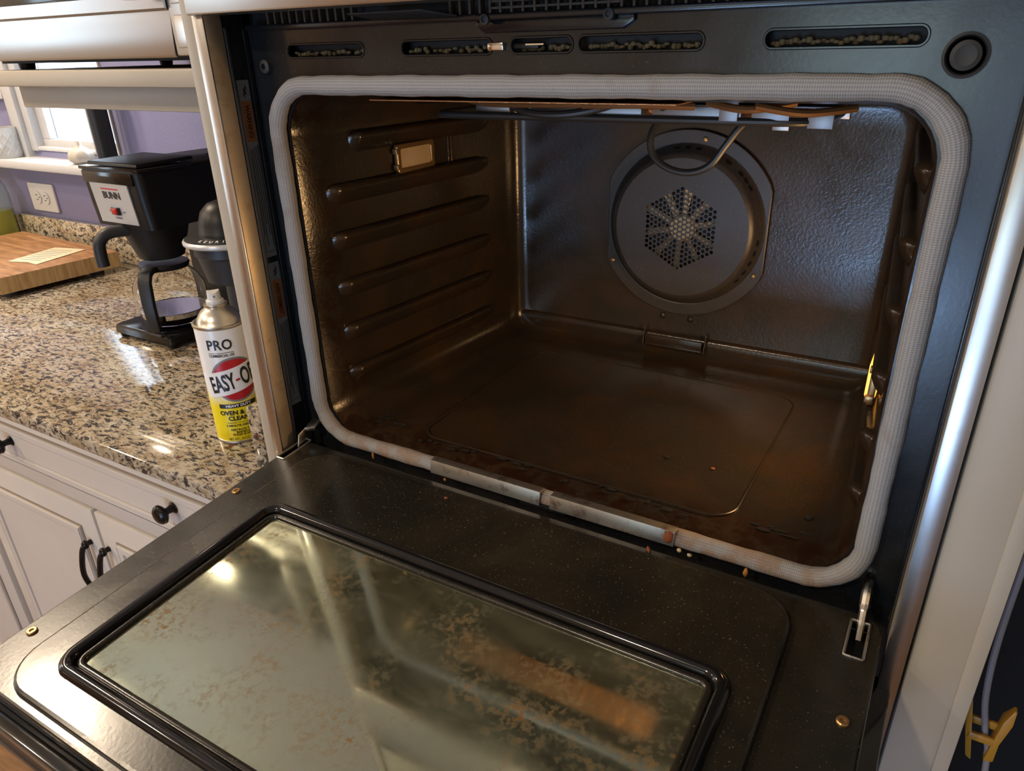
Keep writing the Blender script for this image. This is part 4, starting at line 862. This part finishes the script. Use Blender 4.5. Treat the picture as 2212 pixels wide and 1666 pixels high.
# ---------------------------------------------------------------- bottle, outlet, things on the sill
bt = thing('glass_bottle', 'clear glass oil bottle at the left edge against the wall', 'bottle', (-1.885, 0.5185, ZC))
bt.location = (-2.046, 0.498, ZC)
MB().lathe([(0.001, 0.002), (0.043, 0.002), (0.046, 0.006), (0.046, 0.150), (0.042, 0.175), (0.030, 0.200), (0.018, 0.222), (0.015, 0.245), (0.015, 0.300), (0.0125, 0.300), (0.0125, 0.245), (0.0155, 0.220), (0.027, 0.200), (0.039, 0.174), (0.043, 0.150), (0.043, 0.008), (0.001, 0.006)], n=36).build('glass', 'bottle_glass', bt, smooth=60)
MB().lathe([(1e-4, 0.0085), (0.0425, 0.0085), (0.0425, 0.110), (1e-4, 0.110)], n=32).build('oil', 'olive_oil', bt)
MB().lathe([(1e-4, 0.296), (0.0165, 0.296), (0.0165, 0.318), (0.006, 0.326), (0.005, 0.350), (1e-4, 0.350)], n=20).build('pourer', 'chrome', bt)
ol = thing('wall_outlet', 'white double socket plate mounted sideways on the lavender wall', 'outlet', (-1.902, YW, 0.079))
me = plate(rrect(-0.062, 0.062, -0.0385, 0.0385, 0.004, 3), (), 0.007, 0.0025); link('cover_plate', xf(me, (0, -0.0036, 0), *XZ), 'white_plastic', ol)
for x in (-0.020, 0.020):
    me = plate(circ(x, 0, 0.0150, 24, 0.0175), (), 0.003, 0.0006); so = link('socket', xf(me, (0, -0.0085, 0), *XZ), 'white_plastic', ol)
    for z in (-0.0065, 0.0065): MB().box(x - 0.006, x + 0.002, -0.0103, -0.0099, z - 0.0012, z + 0.0012).build('slot', 'ink_black', so, smooth=0)
    MB().lathe([(0.0022, -0.0103), (0.0022, -0.0099), (1e-4, -0.0099), (1e-4, -0.0103)], (x + 0.008, 0, 0), 10, 'y').build('ground_hole', 'ink_black', so)
MB().lathe([(0.002, -0.0078), (0.002, -0.0070), (1e-4, -0.0070), (1e-4, -0.0078)], (0, 0, 0), 10, 'y').build('plate_screw', 'chrome', ol)
SZ = 0.1902
# lattice-embossed white pot
pt = thing('ceramic_pot', 'white ceramic pot with embossed diamond lattice on the window sill', 'pot', (-1.905, 0.5285, SZ))
pt.location = (-1.938, 0.5285, SZ)
MB().lathe([(1e-4, 0.0), (0.034, 0.0), (0.036, 0.002), (0.0365, 0.040), (0.0370, 0.074), (0.0372, 0.077), (0.0340, 0.077), (0.0335, 0.010), (1e-4, 0.006)], n=40).build('body', 'white_ceramic', pt, smooth=50)
for k in range(12):
    for sgn in (-1, 1):
        MB().tube([(0.0368 * math.cos(2 * PI * k / 12 + sgn * t_ * 1.05), 0.0368 * math.sin(2 * PI * k / 12 + sgn * t_ * 1.05), 0.010 + 0.052 * t_) for t_ in [j / 8 for j in range(9)]], 0.0011, 5).build('lattice_strand', 'white_ceramic', pt)
ga = thing('garlic_bulb', 'white garlic bulb on the window sill', 'garlic', (-1.600, 0.530, SZ))
gm = MB(); rings = []
for i, (r, h) in enumerate([(0.006, 0.0), (0.018, 0.001), (0.026, 0.008), (0.0285, 0.017), (0.026, 0.027), (0.018, 0.035), (0.009, 0.040), (0.006, 0.046), (0.0055, 0.053), (0.003, 0.055)]):
    rings.append([(r * (1 + 0.10 * abs(math.cos(4 * a + 0.4)) * (1 if i < 7 else 0)) * math.cos(a), r * (1 + 0.10 * abs(math.cos(4 * a + 0.4)) * (1 if i < 7 else 0)) * math.sin(a), h) for a in [2 * PI * k / 40 for k in range(40)]])
gm.loft(rings); gm.build('bulb', 'garlic_skin', ga, smooth=60)
MB().lathe([(1e-4, -0.0001), (0.010, 0.0), (0.008, 0.003), (1e-4, 0.003)], n=12).build('root_plate', 'crumb_pale', ga)
dv = thing('grey_canister', 'dark grey upright flask with a ribbed edge and pale strip, in front of the window', 'canister', (-1.475, 0.5225, SZ), (0, 0, math.radians(-20)))
rings = []
for z, s_ in ((0.0, 0.92), (0.003, 1.0), (0.03, 1.02), (0.18, 1.04), (0.215, 1.02), (0.220, 0.95)): rings.append([(x, y, z) for x, y in rrect(-0.0215 * s_, 0.0215 * s_, -0.021 * s_, 0.021 * s_, 0.014 * s_, 6)])
MB().loft(rings).build('body', 'dark_grey_plastic', dv, smooth=50)
MB().box(0.002, 0.0105, -0.0232, -0.0205, 0.012, 0.135).build('pale_strip', 'ink_grey', dv, 0.0008)
for k in range(26): MB().box(-0.0232, -0.0120, -0.0185, -0.0165, 0.014 + k * 0.0045, 0.0162 + k * 0.0045).build('grip_rib', 'label_grey', dv, smooth=0)

# ---------------------------------------------------------------- microwave on its shelf
sh = thing('microwave_shelf', 'cream painted wall shelf carrying the microwave', 'shelf', (0, 0, 0))
MB().box(-1.20, -0.3755, 0.150, YW - 0.002, 0.3880, 0.4125).build('board', 'cream_paint', sh, 0.003)
MB().box(-1.170, -0.3755, 0.2050, 0.2250, 0.3510, 0.3880).build('apron', 'cream_paint', sh, 0.002)
MB().box(-1.170, -1.150, 0.2250, YW - 0.002, 0.3510, 0.3880).build('bracket', 'cream_paint', sh, 0.002)
mw = thing('microwave_oven', 'stainless steel microwave oven standing on the cream shelf', 'microwave', (0, 0, 0))
MB().box(-1.20, -0.42, 0.180, 0.545, 0.4265, 0.76).build('case', 'stainless_h', mw, 0.004)
for x, y in ((-1.15, 0.22), (-0.47, 0.22), (-1.15, 0.50), (-0.47, 0.50)): MB().lathe([(0.012, 0), (0.014, 0.0140), (1e-4, 0.0140), (1e-4, 0)], (x, y, 0.4127), 12).build('foot', 'black_plastic', mw)
MB().box(-1.19, -0.44, 0.20, 0.53, 0.4225, 0.4266).build('underside', 'black_gap', mw)
MB().loft([[(x, y, z) for y, z in ((0.158, 0.4265), (0.1560, 0.4300), (0.1600, 0.4840), (0.1535, 0.4870), (0.1535, 0.5040), (0.180, 0.5040), (0.180, 0.4265))] for x in (-1.20, -0.6545)]).build('door_lower', 'stainless_h', mw, smooth=40)
MB().box(-1.20, -0.6545, 0.1560, 0.180, 0.5045, 0.76).build('door_window', 'black_gloss', mw, 0.002)
MB().tube([(-0.690, 0.130, 0.497), (-0.690, 0.130, 0.74)], 0.011, 14).build('door_handle', 'stainless_h', mw)
cpn = MB().box(-0.6530, -0.42, 0.1570, 0.180, 0.4280, 0.76).build('control_strip', 'stainless_h', mw, 0.003)
for z0 in (0.4380, 0.4910):
    MB().box(-0.6440, -0.560, 0.1555, 0.1580, z0, z0 + 0.040).build('button', 'stainless_h', cpn, 0.002)

# ---------------------------------------------------------------- yellow clip on a hanging cord in the dark recess
yc = thing('cord_clip', 'yellow plastic clip holding a grey cord, right of the oven cabinet', 'clip', (0, 0, 0))
MB().loft([[(0.4205, -0.002, -0.131), (0.4250, -0.004, -0.132), (0.4250, 0.004, -0.132), (0.4205, 0.004, -0.131)], [(0.4140, -0.003, -0.100), (0.4190, -0.006, -0.100), (0.4190, 0.006, -0.100), (0.4140, 0.005, -0.100)], [(0.4095, -0.002, -0.066), (0.4122, -0.003, -0.064), (0.4122, 0.003, -0.064), (0.4095, 0.003, -0.066)]]).build('left_wing', 'yellow_plastic', yc, 0.0008)
MB().loft([[(0.4330, -0.004, -0.128), (0.4400, -0.004, -0.126), (0.4400, 0.006, -0.126), (0.4330, 0.006, -0.128)], [(0.4345, -0.006, -0.104), (0.4395, -0.006, -0.104), (0.4395, 0.008, -0.104), (0.4345, 0.008, -0.104)], [(0.4370, -0.005, -0.080), (0.4440, -0.005, -0.080), (0.4440, 0.008, -0.080), (0.4370, 0.008, -0.080)], [(0.4420, -0.003, -0.066), (0.4440, -0.003, -0.066), (0.4440, 0.004, -0.066), (0.4420, 0.004, -0.066)]]).build('right_wing', 'yellow_plastic', yc, 0.0008)
MB().box(0.4170, 0.4370, -0.006, -0.002, -0.1080, -0.1000).build('lower_bar', 'yellow_plastic', yc, 0.0015)
MB().box(0.4165, 0.4370, 0.004, 0.008, -0.0990, -0.0910).build('upper_bar', 'yellow_plastic', yc, 0.0015)
tag(MB().tube(smooth_path([(0.416, 0.010, 0.20), (0.4165, 0.006, 0.10), (0.4165, 0.003, 0.0), (0.4205, 0.001, -0.06), (0.4285, 0.001, -0.10), (0.4390, 0.001, -0.15), (0.462, 0.002, -0.40)]), 0.0026, 10).build('hanging_cord', 'grey_cord', None), 'grey cord hanging in the dark gap beside the oven cabinet', 'cord')
